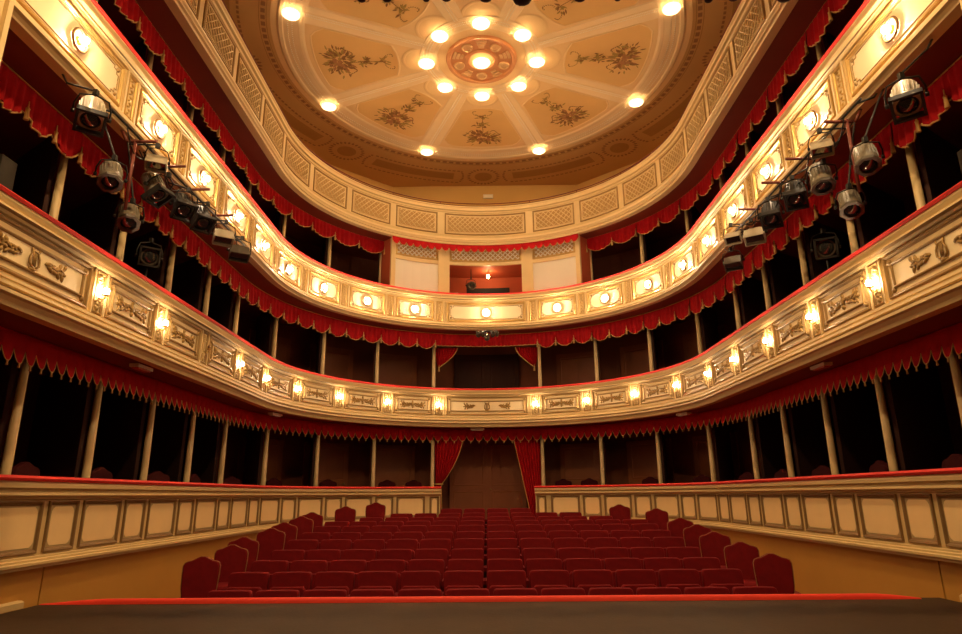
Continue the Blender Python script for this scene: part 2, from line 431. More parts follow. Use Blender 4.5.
for k in range(8):
    pts = rounded_sector(k)
    b = MB(); b.add([C(r, a, .012) for r, a in pts], [list(range(len(pts)))])
    b.build('sector_field', M['sector'], ceil)
    b = MB(); rows = []
    for (ins, dz) in ((0, .012), (.015, .022), (.04, .022), (.055, .012)):
        cen = Vector(C(3.3, radians(45 * k)))
        rows.append([Vector(C(r, a, dz)) + (cen - Vector(C(r, a))).normalized() * (ins - .03) for r, a in pts])
    b.grid(rows, closed_v=True); b.build('sector_moulding', M['ceil'], ceil)
    # bouquet: dense at the outer end, vine tapering inwards, curls at the tip
    a0 = radians(45 * k); b = MB(); rnd = random.Random(k)
    def L(u, v): # u along radius, v across
        d = Vector((cos(a0), sin(a0), 0)); n = Vector((-sin(a0), cos(a0), 0))
        return Vector((CX0, CYC, CZ + Z0)) + d * u + n * v
    zc = [.016]
    def lf(u, v, ang_, ln, w, mi):
        zc[0] += .00006
        c = L(u, v); c.z -= zc[0]; leaf(b, c, a0 + ang_, ln, w, mi, 0)
    for i in range(64):                                    # main bouquet
        t = rnd.random(); aa = rnd.uniform(0, 2 * pi); rr = .34 * sqrt(t)
        lf(3.72 + rr * cos(aa) * .8, rr * sin(aa) * 1.05, aa + rnd.uniform(-.6, .6), rnd.uniform(.12, .26), rnd.uniform(.05, .10), rnd.choice((0, 0, 1, 1, 2)))
    for i in range(26):                                    # outer streamers
        aa = rnd.choice((-1, 1)) * rnd.uniform(.5, 2.2)
        rr = rnd.uniform(.30, .55); lf(3.75 + rr * cos(aa) * .8, rr * sin(aa), aa + rnd.uniform(-.5, .5), rnd.uniform(.1, .2), rnd.uniform(.03, .06), rnd.choice((0, 1)))
    for i in range(14):                                    # blossoms
        aa = rnd.uniform(0, 2 * pi); rr = .26 * sqrt(rnd.random())
        for q in range(5): lf(3.74 + rr * cos(aa), rr * sin(aa), q * 2 * pi / 5 + aa, .075, .06, 2 if i % 3 else 1)
    for cu, sp, n_ in ((3.05, .17, 22), (2.62, .13, 14)):  # smaller clusters on the vine
        for i in range(n_):
            aa = rnd.uniform(0, 2 * pi); lf(cu + rnd.gauss(0, sp * .4), rnd.gauss(0, sp * .5), aa, rnd.uniform(.1, .2), rnd.uniform(.04, .07), rnd.choice((0, 0, 1)))
    for i in range(22):
        u = 2.5 + i * .05; lf(u, .012 * sin(u * 9), 0, .07, .022, 1)
    for sgn in (-1, 1):                                    # curls at the inner tip
        for i in range(11):
            t = i / 10; lf(2.56 - .26 * t + .05 * sin(t * 6), sgn * (.04 + .22 * sin(t * 2.4)), pi - sgn * (t * 2.6), .06, .022, 1)
        for i in range(11):                                # ribbons beside the bouquet
            t = i / 10; lf(3.42 - .1 * sin(t * 5), sgn * (.2 + .34 * t), sgn * (pi / 2 - t), .065, .03, 1)
    b.build('painted_bouquet', [M['leafa'], M['leafb'], M['leafc']], ceil)
# inner ring and lobes round the lamps
b = MB()
pr = [(1.16, .006), (1.19, .028), (1.24, .028), (1.27, .018), (1.50, .018), (1.53, .03), (1.60, .03), (1.63, .006)]
b.grid([[C(r, 2 * pi * i / 96, z) for r, z in pr] for i in range(97)]); part('ring_band', b, M['ceilband'])
b = MB()
for i in range(200):
    a = 2 * pi * i / 200
    for rr in (1.38, 1.45):
        c = C(rr, a, .018); b.add([(c[0] - .014, c[1] - .014, c[2]), (c[0] + .014, c[1] - .014, c[2]), (c[0] + .014, c[1] + .014, c[2]), (c[0] - .014, c[1] + .014, c[2]), (c[0], c[1], c[2] - .016)], [[0, 1, 4], [1, 2, 4], [2, 3, 4], [3, 0, 4]])
part('pearl_moulding', b, M['pearl'])
for k in range(8):
    a = radians(45 * k); c = C(1.60, a); b = MB()
    pr = [(.02, .012), (.40, .012), (.43, .020), (.47, .020), (.50, .008)]
    b.grid([[(c[0] + r * cos(2 * pi * i / 40), c[1] + r * sin(2 * pi * i / 40), c[2] - z) for r, z in pr] for i in range(41)])
    b.build('lamp_lobe', M['ceil'], ceil)
# rosette
b = MB()
pr = [(.30, .02), (.34, .06), (.42, .06), (.44, .03), (.80, .03), (.83, .08), (.90, .09), (.93, .006)]
b.grid([[C(r, 2 * pi * i / 72, z) for r, z in pr] for i in range(73)]); ro = part('rosette', b, M['salmon'])
for i in range(10):
    a = 2 * pi * i / 10 + pi / 2; c = C(.62, a); b = MB()
    if i % 2 == 0:
        pr = [(.01, .05), (.09, .05), (.10, .075), (.135, .075), (.15, .03)]
        b.grid([[(c[0] + r * cos(2 * pi * j / 16), c[1] + r * sin(2 * pi * j / 16), c[2] - z) for r, z in pr] for j in range(17)])
    else:
        for r_, w in ((.50, .07), (.60, .10), (.70, .13)):
            ann(b, r_, r_ + .07, a - w / r_, a + w / r_, .055, 4, thick=.03)
    b.build('roundel' if i % 2 == 0 else 'fan_ornament', M['roundel'], ro)
# frieze stencil work outside the rim
b = MB()
for i in range(150):
    a = 2 * pi * i / 150; ann(b, 5.40, 5.50, a, a + .026, .004, 1)
part('stencil_border', b, M['dash'])
b = MB(); ann(b, 5.36, 5.38, 0, 2 * pi, .004, 120); ann(b, 5.53, 5.55, 0, 2 * pi, .004, 120); part('stencil_border', b, M['friezedark'])
for k in range(8):
    a = radians(45 * k); c = C(6.38, a); b = MB()
    for j in range(26):
        t = 2 * pi * j / 26; q = (c[0] + .50 * cos(t), c[1] + .50 * sin(t), c[2] - .004)
        leaf(b, (q[0] - .04 * cos(t), q[1] - .04 * sin(t), q[2]), t, .14, .085, 0, 0)
    b.build('stencil_roundel', M['dash'], ceil)
    b = MB(); b.grid([[(c[0] + r * cos(2 * pi * j / 32), c[1] + r * sin(2 * pi * j / 32), c[2] - z) for r, z in ((.01, .004), (.29, .004), (.31, .004))] for j in range(33)])
    b.build('roundel_field', M['friezedark'], ceil)
    am = radians(45 * k + 22.5); b = MB(); w = radians(13)
    ann(b, 6.18, 6.62, am - w, am + w, .004); b.build('frieze_field', M['friezedark'], ceil)
    b = MB()
    for rr in (5.98, 6.82):
        n = int(2 * (w + .03) * rr / .16)
        for j in range(n):
            t = am - w - .03 + 2 * (w + .03) * j / n; ann(b, rr, rr + .06, t, t + .10 / rr, .004, 1)
    for sg in (-1, 1):
        for j in range(7): ann(b, 6.02 + j * .115, 6.09 + j * .115, am + sg * (w + .035 + .012 * sin(j / 6 * pi)), am + sg * (w + .046 + .012 * sin(j / 6 * pi)), .004, 1)
    b.build('stencil_border', M['dash'], ceil)

# ceiling lamps
def ceiling_lamp(r, a, label, group, big=.74):
    c = C(r, a); t = thing('ceiling_lamp', label, 'lamp', (c[0], c[1], c[2] - .05), group)
    T = Matrix.Translation((c[0], c[1], c[2]))
    b = MB(); b.lathe([(.13 * big, -.02), (.15 * big, -.06), (.10 * big, -.09), (.05, -.10)], 20, T); b.build('mount', M['brass'], t)
    b = MB(); b.lathe([(.17 * big, -.10), (.25 * big, -.085), (.29 * big, -.105), (.28 * big, -.125), (.23 * big, -.135), (.20 * big, -.128), (.02, -.125)], 24, T, cap=False); b.build('crystal_dish', M['dish'], t)
    b = MB(); b.ball((c[0], c[1], c[2] - .15), .058, 14, 8, sq=(1, 1, .5)); b.build('bulb', M['bulb_ceil'], t)
    return t
rad_lab = ['right end of the ring', 'back right of the ring', 'back of the ring nearest the gallery', 'back left of the ring', 'left end of the ring', 'front left of the ring', 'front of the ring nearest the stage', 'front right of the ring']
for k in range(8):
    ceiling_lamp(1.445, radians(45 * k), 'lit crystal ceiling lamp around the rosette, at the ' + rad_lab[k], 'lamps around the ceiling rosette')
ceiling_lamp(.0, 0, 'lit crystal ceiling lamp in the middle of the salmon rosette', 'lamps around the ceiling rosette', .8)
out_lab = {0: 'at the right, towards the back', 1: 'at the back, right of the middle', 2: 'at the back, left of the middle', 3: 'at the left, towards the back', 4: 'at the left, towards the stage', 7: 'at the right, towards the stage'}
for k, l in out_lab.items():
    ceiling_lamp(4.82, radians(22.5 + 45 * k), 'lit crystal lamp on the outer ceiling rim ' + l, 'lamps on the outer ceiling rim')

# ------------------------------------------------------------------ balcony fronts
FRAME_C = [(0, 0), (0, .024), (.014, .032), (.026, .026), (.034, .008), (.046, .008), (.05, .002)]
FRAME_G = [(0, 0), (.0, .028), (.014, .036), (.028, .030), (.038, .010), (.044, .018), (.054, .018), (.06, .004)]
def corner_blocks(mb, s0, s1, z0, z1, r, dep, base=0):
    for u in (s0, s1):
        for z in (z0, z1): mb.dome(u, z, r, r, dep, pi / 4, base, 6)
def parapet(name, label, prof, rail, segs, mt=None, seg=None, rm='rail'):
    t = thing(name, label, 'balcony front', P(0, 0, prof[-1][1]))
    b = MB()
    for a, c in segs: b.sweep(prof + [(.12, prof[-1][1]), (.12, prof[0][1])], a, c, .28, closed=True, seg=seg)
    b.build('front', [M['cream'], M['tan'], M['brown_mould']], t)  # tan and brown segments paint shade into the coves and undersides
    b = MB()
    z0, z1, o0, o1 = rail
    rp = [(o0, z0), (o0 - .02, (z0 + z1) / 2), (o0, z1 - .008), (o0 + .03, z1), (o1 - .02, z1), (o1, z1 - .01), (o1, z0)]
    for a, c in segs: b.sweep(rp, a, c, .28, closed=True, smooth=False)
    b.build('rail_cushion', M[rm], t)
    return t

# --- ground boxes: two fronts, left and right of the door
GP = [(-.10, .180), (-.115, .150), (-.11, .112), (-.06, .105), (-.06, .070), (-.095, .062), (-.095, .035), (-.03, .022), (-.03, -.005), (0, -.015), (0, -.600), (-.03, -.608), (-.03, -.630), (-.055, -.638), (-.055, -.660), (-.085, -.668), (-.085, -.695), (-.05, -.702), (-.05, -.735), (.02, -.745)]
for sg in (-1, 1):
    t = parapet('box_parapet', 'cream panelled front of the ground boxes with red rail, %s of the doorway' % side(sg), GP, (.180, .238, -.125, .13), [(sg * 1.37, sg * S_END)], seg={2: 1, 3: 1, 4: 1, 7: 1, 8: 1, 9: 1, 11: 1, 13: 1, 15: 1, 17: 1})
    segs = []
    segs.append((1.41, 1.68))
    for k in range(1, 10): segs.append((PIL[k] - .27, PIL[k] + .27))
    for k in range(10): segs.append((PIL[k] + .37, PIL[k + 1] - .37 if k < 9 else PIL[k] + 1.2))
    for (a, c) in sorted(segs):
        s0, s1 = (a, c) if sg > 0 else (-c, -a)
        b = MB(); b.frame(s0, s1, -.58, -.025, [(0, 0), (0, .022), (.012, .028), (.028, .022), (.04, .008), (.05, .004)])
        p = b.build('panel_moulding', M['brown_mould'], t)
        b = MB(); b.cbox(s0 + .04, s1 - .04, -.003, .01, -.54, -.065); b.build('panel_ground', M['stile'], p)
        # pale field with scooped corners
        u0, u1, z0, z1, q = s0 + .065, s1 - .065, -.515, -.09, .055
        b = MB()
        cols = [u0, u0 + q * .35, u0 + q] + [u0 + q + (u1 - u0 - 2 * q) * i / 3 for i in range(1, 3)] + [u1 - q, u1 - q * .35, u1]
        zin = [q, q * .9, 0, 0, 0, 0, q * .9, q]
        zin = [q, q * .45, 0, 0, 0, 0, q * .45, q]
        b.grid([[P(u, -.007, z0 + zi), P(u, -.007, z1 - zi)] for u, zi in zip(cols, zin)])
        b.build('panel_field', M['boxfield'], p)

# --- first tier
P1 = [(-0.1, 3.01), (-0.105, 2.98), (-0.085, 2.935), (-0.07, 2.915), (-0.105, 2.907), (-0.105, 2.885), (-0.05, 2.877), (-0.035, 2.85), (0, 2.84), (0, 2.245), (-0.045, 2.238), (-0.045, 2.205), (-0.03, 2.198), (-0.035, 2.165), (-0.085, 2.155), (-0.09, 2.125), (-0.055, 2.115), (-0.06, 2.085), (-0.115, 2.075), (-0.115, 2.04), (-0.075, 2.02), (-0.045, 1.975), (-0.03, 1.93), (0, 1.93)]
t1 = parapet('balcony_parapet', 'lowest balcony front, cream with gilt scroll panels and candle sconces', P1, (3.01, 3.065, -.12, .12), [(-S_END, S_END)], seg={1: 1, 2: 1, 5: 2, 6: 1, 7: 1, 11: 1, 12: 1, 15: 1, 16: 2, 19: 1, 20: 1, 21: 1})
def lyre(mb, s, z, base=0, k=1.):
    for g in (-1, 1):
        mb.ctube([(s + g * .02 * k, z - .10 * k), (s + g * .075 * k, z - .06 * k), (s + g * .07 * k, z + .01 * k), (s + g * .04 * k, z + .06 * k), (s + g * .06 * k, z + .11 * k)], .013 * k, .02, base)
    for u in (-.02, 0, .02): mb.ctube([(s + u * k, z - .08 * k), (s + u * k, z + .08 * k)], .006 * k, .018, base)
    mb.ctube([(s - .05 * k, z + .075 * k), (s + .05 * k, z + .075 * k)], .010 * k, .02, base)
    mb.dome(s, z - .115 * k, .06 * k, .03 * k, .035, 0, base)
def scroll(mb, s, z, g, k=1., base=0):
    # a leafy scroll growing away from the middle in direction g
    rnd = random.Random(int(s * 100) + int(g * 3) + 5)
    for (u, v, a, l, w) in ((.03, .02, .3, .05, .022), (.06, -.02, -.5, .05, .02), (.09, .015, .6, .05, .022), (.12, -.025, -.2, .05, .025), (.15, .01, .9, .045, .02), (.17, -.04, -.9, .045, .02), (.19, .04, 1.3, .05, .02), (.205, -.01, .1, .05, .024), (.235, .03, .7, .035, .018), (.235, -.05, -1.2, .04, .018), (.26, .06, 1.4, .035, .016), (.26, -.01, 0, .03, .016)):
        mb.dome(s + g * u * k, z + v * k, l * k, w * k, .03, g * a, base, 6)
    mb.ctube([(s + g * u * k, z + v * k) for u, v in ((.0, 0), (.06, .03), (.13, -.01), (.2, .03), (.25, .0))], .010 * k, .016, base)
def panel1(sc, w, kind, t):
    z0, z1 = 2.275, 2.82; s0, s1 = sc - w / 2, sc + w / 2
    b = MB(); b.frame(s0, s1, z0, z1, FRAME_C); p = b.build('panel_moulding', M['linegold'], t)
    i = .115
    b = MB(); b.frame(s0 + i, s1 - i, z0 + i, z1 - i, [(0, .002), (.0, .024), (.012, .03), (.026, .02), (.032, .002)]); corner_blocks(b, s0 + i - .02, s1 - i + .02, z0 + i - .02, z1 - i + .02, .04, .035)
    b.build('inner_moulding', M['linegold'], p)
    b = MB(); b.cbox(s0 + i + .03, s1 - i - .03, -.004, .01, z0 + i + .03, z1 - i - .03); b.build('panel_field', M['cream_field'], p)
    zc = (z0 + z1) / 2
    if kind == 'lyre':
        b = MB(); lyre(b, sc, zc, -.004, 1.05); b.build('gilt_lyre', M['darkgold'], p)
        for g in (-1, 1):
            b = MB(); scroll(b, sc + g * (.36 if w > 2.2 else .20), zc, g, 1.22, -.004); b.build('gilt_scroll', M['darkgold'], p)
    else:
        b = MB()
        b.dome(sc, zc + .01, .05, .07, .04, 0, -.004); b.dome(sc, zc - .065, .035, .04, .035, 0, -.004); b.dome(sc, zc + .09, .03, .04, .03, 0, -.004)
        for g in (-1, 1): scroll(b, sc + g * .03, zc, g, 1.28, -.004)
        b.build('gilt_ornament', M['darkgold'], p)
def pilaster1(s, t):
    b = MB(); b.cbox(s - .15, s - .125, -.03, .01, 2.25, 2.84); b.cbox(s + .125, s + .15, -.03, .01, 2.25, 2.84); p = b.build('pilaster', M['cream'], t)
    b = MB(); b.frame(s - .105, s + .105, 2.27, 2.825, [(0, 0), (0, .022), (.012, .028), (.025, .018), (.03, .002)]); b.build('pilaster_frame', M['linegold'], p)
panel1(0, 2.44, 'lyre', t1)
for sg in (-1, 1):
    for k in range(9):
        if k < 8: panel1(sg * (PIL[k] + .7875), 1.20, 'scroll', t1)
        pilaster1(sg * PIL[k], t1)
    panel1(sg * (PIL[8] + 1.22), 2.0, 'lyre', t1)

# sconces on the pilasters
def sconce(s, label, lit=True):
    z = 2.55
    t = thing('wall_sconce', label, 'wall lamp', P(s, 0, z), 'sconces on the lowest balcony front')
    b = MB()
    b.dome(s, z, .04, .24, .018)
    for g in (-1, 1):
        b.dome(s, z + g * .21, .035, .035, .035); b.dome(s, z + g * .15, .045, .03, .03)
        for h in (-1, 1): b.dome(s + h * .035, z + g * .11, .03, .02, .03, h * g * .8); b.dome(s + h * .03, z + g * .185, .025, .016, .026, h * g * .9)
    b.build('backplate', M['softgold'], t)
    b = MB(); b.tube([P(s, -.01, z - .07), P(s, -.07, z - .10), P(s, -.10, z - .07), P(s, -.10, z - .045)], .011, 6)
    c = Vector(P(s, -.10, z)); T = Matrix.Translation(c)
    b.lathe([(.012, -.05), (.04, -.035), (.045, -.028), (.02, -.026)], 10, T); b.build('arm', M['brass'], t)
    if lit:
        b = MB(); b.ball((c.x, c.y, c.z + .015), .040, 10, 7, sq=(1, 1, 1.25)); b.build('bulb', M['bulb_sconce'], t)
    else:
        b = MB(); b.ball((c.x, c.y, c.z + .005), .028, 8, 6, sq=(1, 1, 1.2)); b.build('bulb', M['ring'], t)
for sg in (-1, 1):
    for k in range(9):
        lit = not (sg < 0 and k == 6)
        sconce(sg * PIL[k], ('lit' if lit else 'unlit dark') + ' gilt sconce on the lowest balcony front, %s %s of its middle panel' % (ORD[k], side(sg)), lit)

# --- second tier
P2 = [(-0.1, 5.99), (-0.105, 5.965), (-0.08, 5.925), (-0.065, 5.91), (-0.1, 5.9), (-0.1, 5.875), (-0.05, 5.867), (-0.045, 5.84), (-0.03, 5.833), (-0.03, 5.79), (0, 5.78), (0, 5.105), (-0.035, 5.098), (-0.035, 5.075), (-0.07, 5.067), (-0.07, 5.04), (-0.05, 5.032), (-0.05, 5.015), (-0.105, 5.005), (-0.105, 4.97), (-0.07, 4.95), (-0.04, 4.92), (-0.03, 4.9), (0, 4.9)]
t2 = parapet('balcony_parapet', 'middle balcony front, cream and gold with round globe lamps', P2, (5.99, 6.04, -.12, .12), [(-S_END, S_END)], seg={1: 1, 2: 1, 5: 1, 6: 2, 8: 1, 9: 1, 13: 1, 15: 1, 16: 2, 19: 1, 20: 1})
def panel2(sc, w, t):
    z0, z1 = 5.14, 5.745; s0, s1 = sc - w / 2, sc + w / 2
    b = MB(); b.frame(s0, s1, z0, z1, FRAME_G); p = b.build('panel_moulding', M['gold'], t)
    u0, u1, a0, a1 = s0 + .10, s1 - .10, z0 + .095, z1 - .095
    b = MB(); b.cbox(u0 - .02, u1 + .02, -.004, .01, a0 - .02, a1 + .02); b.build('panel_field', M['cream_field'], p)
    q = .085; b = MB()      # gilt fillet stepping in at the corners
    for gu, ue in ((1, u0), (-1, u1)):
        for gz, ze in ((1, a0), (-1, a1)):
            path = [(ue, ze + gz * q * 2.1), (ue, ze + gz * q * 1.15), (ue + gu * q * .55, ze + gz * q * 1.15), (ue + gu * q * .55, ze + gz * q * .5), (ue + gu * q * 1.3, ze + gz * q * .5), (ue + gu * q * 1.3, ze)]
            b.ctube(path, .010, .006, 0, n=4)
            b.dome(ue + gu * .025, ze + gz * .025, .03, .03, .03, 0, -.004, 6)
    for z in (a0, a1): b.ctube([(u, z) for u in steps(u0 + q * 1.3, u1 - q * 1.3, .3)], .010, .006, 0, n=4)
    for u in (u0, u1): b.ctube([(u, a0 + q * 2.1), (u, a1 - q * 2.1)], .010, .006, 0, n=4)
    b.build('gilt_fillet', M['linegold'], p)
def pilaster2(s, t):
    b = MB(); b.cbox(s - .16, s - .125, -.03, .01, 5.11, 5.775); b.cbox(s + .125, s + .16, -.03, .01, 5.11, 5.775); p = b.build('pilaster', M['cream'], t)
    b = MB()
    b.frame(s - .09, s + .09, 5.13, 5.755, [(0, 0), (0, .02), (.01, .026), (.022, .016), (.026, .002)])
    for i in range(11):
        z = 5.195 + i * .050
        b.dome(s - .012 * (-1) ** i, z, .034, .017, .022, (-1) ** i * .5, 0, 6)
    b.build('guilloche', M['gold'], p)
panel2(0, 2.44, t2)
for sg in (-1, 1):
    for k in range(9):
        if k < 8: panel2(sg * (PIL[k] + .7875), 1.18, t2)
        pilaster2(sg * PIL[k], t2)
    panel2(sg * (PIL[8] + 1.36), 2.26, t2)
def globe_lamp(s, label):
    z = 5.435; n = NRM(s)
    t = thing('globe_lamp', label, 'wall lamp', P(s, 0, z), 'globe lamps on the middle balcony front')
    b = MB(); q = [P(s + .135 * cos(2 * pi * i / 24), -.03, z + .135 * sin(2 * pi * i / 24)) for i in range(24)]
    b.tube(q, .020, 6, closed=True)
    b.build('rim', M['ring'], t)
    b = MB(); b.tube([P(s, 0, z), P(s, -.05, z)], [.06, .035], 10); b.build('socket', M['brass'], t)
    b = MB(); b.ball(P(s, -.085, z), .048, 12, 8); b.build('globe', M['bulb_globe'], t)
globe_lamp(0, 'lit globe lamp on the long middle panel of the second balcony front')
for sg in (-1, 1):
    for k in range(9):
        s = sg * (PIL[k] + (.7875 if k < 8 else 1.18))
        globe_lamp(s, 'lit globe lamp on the second balcony front, %s %s of its long middle panel' % (ORD[k], side(sg)))

# --- gallery
P3 = [(-.08, 9.01), (-.085, 8.985), (-.06, 8.95), (-.055, 8.89), (-.08, 8.88), (-.08, 8.855), (-.03, 8.845), (-.02, 8.79), (0, 8.78), (0, 8.0), (-.03, 7.99), (-.03, 7.96), (-.06, 7.95), (-.065, 7.90), (-.10, 7.89), (-.11, 7.83), (-.085, 7.80), (-.085, 7.76), (-.045, 7.745), (-.04, 7.69), (0, 7.69)]
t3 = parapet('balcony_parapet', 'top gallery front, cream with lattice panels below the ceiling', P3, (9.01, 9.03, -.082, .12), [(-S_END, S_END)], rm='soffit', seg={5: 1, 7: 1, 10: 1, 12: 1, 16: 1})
def clip_line(c, d, x0, x1, y0, y1):
    # line y = d*(x) + c, d = +-1, clipped to a rectangle
    xa, xb = x0, x1
    if d > 0: xa, xb = max(xa, y0 - c), min(xb, y1 - c)
    else: xa, xb = max(xa, c - y1), min(xb, c - y0)
    return (xa, xb) if xb - xa > .02 else None
def lattice(mb, s0, s1, z0, z1, sp, base, r=.009, dep=.012):
    for d in (1, -1):
        lo, hi = (z0 - s1, z1 - s0) if d > 0 else (z0 + s0, z1 + s1)
        n = int((hi - lo) / sp)
        for i in range(n + 1):
            c = lo + (hi - lo) * (i + .5) / (n + 1)
            q = clip_line(c, d, s0, s1, z0, z1)
            if q: mb.ctube([(q[0], d * q[0] + c), (q[1], d * q[1] + c)], r, dep, base, n=4)
def panel3(sc, w, t):
    z0, z1 = 8.03, 8.745; s0, s1 = sc - w / 2, sc + w / 2
    b = MB(); b.frame(s0, s1, z0, z1, [(0, 0), (0, .02), (.012, .03), (.035, .02), (.045, .003)]); p = b.build('panel_moulding', M['linegold'], t)
    b = MB(); b.cbox(s0 + .08, s1 - .08, -.003, .01, z0 + .08, z1 - .08); b.build('panel_field', M['lattice'], p)
    b = MB(); b.frame(s0 + .08, s1 - .08, z0 + .08, z1 - .08, [(0, 0), (0, .014), (.018, .014), (.02, .003)]); lattice(b, s0 + .1, s1 - .1, z0 + .1, z1 - .1, .17, -.003, .013); b.build('lattice', M['cream'], p)
panel3(0, 2.62, t3)
for sg in (-1, 1):
    for k in range(9): panel3(sg * (PIL[k] + .7875), 1.38, t3)
    panel3(sg * (PIL[9] + .78), 1.3, t3)
# thin safety rail over the gallery cushion
t = thing('safety_rail', 'thin dark metal safety rail above the gallery front', 'railing', P(0, .05, 9.03))
b = MB(); b.tube([P(s, .05, 9.16) for s in steps(-S_END, S_END, .3)], .016, 6); b.build('rail', M['soffit'], t)
for sg in (-1, 1):
    for k in range(10):
        b = MB(); b.tube([P(sg * PIL[k], .05, 9.0), P(sg * PIL[k], .05, 9.16)], .012, 6); b.build('post', M['soffit'], t)
# small exit sign on the gallery wall
t = thing('exit_sign', 'small pale sign box on the wall behind the gallery', 'sign', (.12, 21.27, 10.5 + Z0))
b = MB(); b.box((.12, 21.265, 10.55 + Z0), (.36, .05, .15)); b.build('box', M['sign'], t)
b = MB(); b.box((.12, 21.235, 10.55 + Z0), (.30, .012, .05)); b.build('face', M['pearl'], t)

# ------------------------------------------------------------------ posts
TN = {'g': ('ground boxes', -.58, 1.94), 1: ('first tier boxes', 2.07, 4.91), 2: ('second tier boxes', 5.14, 7.73)}
for key, (nm, z0, z1) in TN.items():
    for sg in (-1, 1):
        for k in range(10):
            if key == 2 and k == 0: continue
            s = sg * PIL[k]; c = Vector(P(s, .765 if key == 'g' else .77, z0))
            j = k if key != 2 else k - 1
            mid = {'g': 'the doorway', 1: 'the middle box', 2: 'the control booth'}[key]
            t = thing('balcony_post', 'slim cream post between the %s, %s %s of %s' % (nm, ORD[j], side(sg), mid), 'post', c, 'posts between the boxes')
            T = Matrix.Translation(c); h = z1 - z0
            b = MB(); b.lathe([(.055, .12), (.058, h * .4), (.046, h - .14)], 14, T); b.build('shaft', M['post'], t)
            b = MB(); b.lathe([(.09, 0), (.09, .06), (.075, .08), (.068, .12)], 14, T); b.build('base', M['post'], t)
            b = MB(); b.lathe([(.048, h - .15), (.06, h - .12), (.055, h - .09), (.085, h - .04), (.09, h)], 14, T); b.build('capital', M['gold'], t)

# ------------------------------------------------------------------ valances
def bays():
    out = [(0, -PIL[0], PIL[0])]
    for sg in (-1, 1):
        for k in range(10):
            a, c = PIL[k], PIL[k + 1] if k < 9 else S_END
            out.append((sg * (k + 1), *((a, c) if sg > 0 else (-c, -a))))
    return out
def swag(tier, idx, s0, s1, off, zt, h, nsc, label, flat=False, tass=True):
    t = thing('valance', label, 'valance', P((s0 + s1) / 2, off, zt), 'red valances over the boxes')
    L = s1 - s0; n = int(L / .028); rows = []; bot = []
    for i in range(n + 1):
        u = i / n; s = s0 + L * u; ph = (u * nsc) % 1.
        if i == n: ph = 1.
        sc = sin(pi * ph) if not flat else .35
        hh = h * (.62 + .38 * max(0, sc) ** .7) if not flat else h * .86
        pl = .032 * sin(2 * pi * u * L / .14 + 1.3 * sin(u * 9)) + .012 * sin(2 * pi * u * L / .06)
        bow = .03 * sc
        col = []
        for j in range(6):
            v = j / 5
            col.append(P(s, off - (pl + bow) * (.25 + .75 * v) , zt - hh * v))
        rows.append(col); bot.append(col[-1])
    b = MB(); b.grid(rows, smooth=True); b.build('cloth', M['velvet'], t)
    b = MB(); b.tube([(p[0], p[1], p[2]) for p in bot[::2] + ([bot[-1]] if n % 2 else [])], .013, 5); b.build('gold_trim', M['fringe'], t)
    b = MB(); b.tube([P(s, off - .012, zt - .012) for s in steps(s0, s1, .3)], .010, 5); b.build('top_cord', M['fringe'], t)
    if tass:
        for q in range(nsc + (1 if idx > 0 else 0)) if idx else range(nsc + 1):
            u = q / nsc
            if idx < 0: u = (q + 1) / nsc if q < nsc else 1
            if idx < 0 and q == 0 and False: continue
            s = s0 + L * u; c = P(s, off - .05, zt - h * .64); b = MB()
            b.lathe([(.006, .10), (.010, .02), (.026, .0), (.020, -.03), (.032, -.15), (.03, -.155)], 8, Matrix.Translation(c)); b.build('tassel', M['fringe'], t)
def lambrequin(s0, s1, off, zt, h, nt, label, idx=0):
    t = thing('valance', label, 'valance', P((s0 + s1) / 2, off, zt), 'red valances over the boxes')
    L = s1 - s0; per = 12; n = nt * per; rows = []; bot = []
    for i in range(n + 1):
        u = i / n; s = s0 + L * u; ph = (i % per) / per
        tri = abs(2 * ph - 1)                              # 1 at the notch, 0 at the tip
        hh = h * (.56 + .44 * (1 - tri ** 2.4))
        o = off - .028 * (1 - tri ** 2)
        col = [P(s, off - .028 * (1 - tri ** 2) * v, zt - hh * v) for v in (0, .3, .6, .85, 1)]
        rows.append(col); bot.append(col[-1])
    b = MB(); b.grid(rows, smooth=True); b.build('cloth', M['velvet'], t)
    b = MB(); b.tube(bot, .007, 4)
    for q in range(nt):
        p = bot[q * per + per // 2]
        b.lathe([(.004, .01), (.014, -.005), (.012, -.02), (.017, -.055), (.015, -.058)], 6, Matrix.Translation(p))
    b.build('tassel_fringe', M['fringe'], t)
    b = MB(); b.tube([P(s, off - .01, zt - .01) for s in steps(s0, s1, .3)], .009, 4); b.build('top_cord', M['velvet'], t)
def bay_label(idx, what, where, mid):
    if idx == 0: return '%s above %s' % (what, mid)
    return '%s %s, %s bay %s of %s' % (what, where, ORD[abs(idx) - 1], side(idx), mid)
for idx, s0, s1 in bays():
    lambrequin(s0, s1, .655, 1.935, .365, 13 if idx == 0 else 8, bay_label(idx, 'red pointed valance', 'over the ground boxes', 'the back doorway'))
    if idx == 0: swag(1, 0, s0, s1, .60, 4.905, .46, 1, 'red gathered valance with straight hem above the middle first tier box', flat=True, tass=False)
    else: swag(1, idx, s0, s1, .60, 4.905, .52, 3, bay_label(idx, 'red scalloped valance', 'over the first tier', 'its middle box'))
    if abs(idx) >= 2: swag(2, idx, s0, s1, .60, 7.72, .50, 2, bay_label(idx - (1 if idx > 0 else -1), 'red swagged valance', 'over the second tier', 'the control booth'), tass=True)
lambrequin(-3.02, 3.02, -.0, 7.715, .27, 26, 'red pointed valance above the control booth with white lattice')

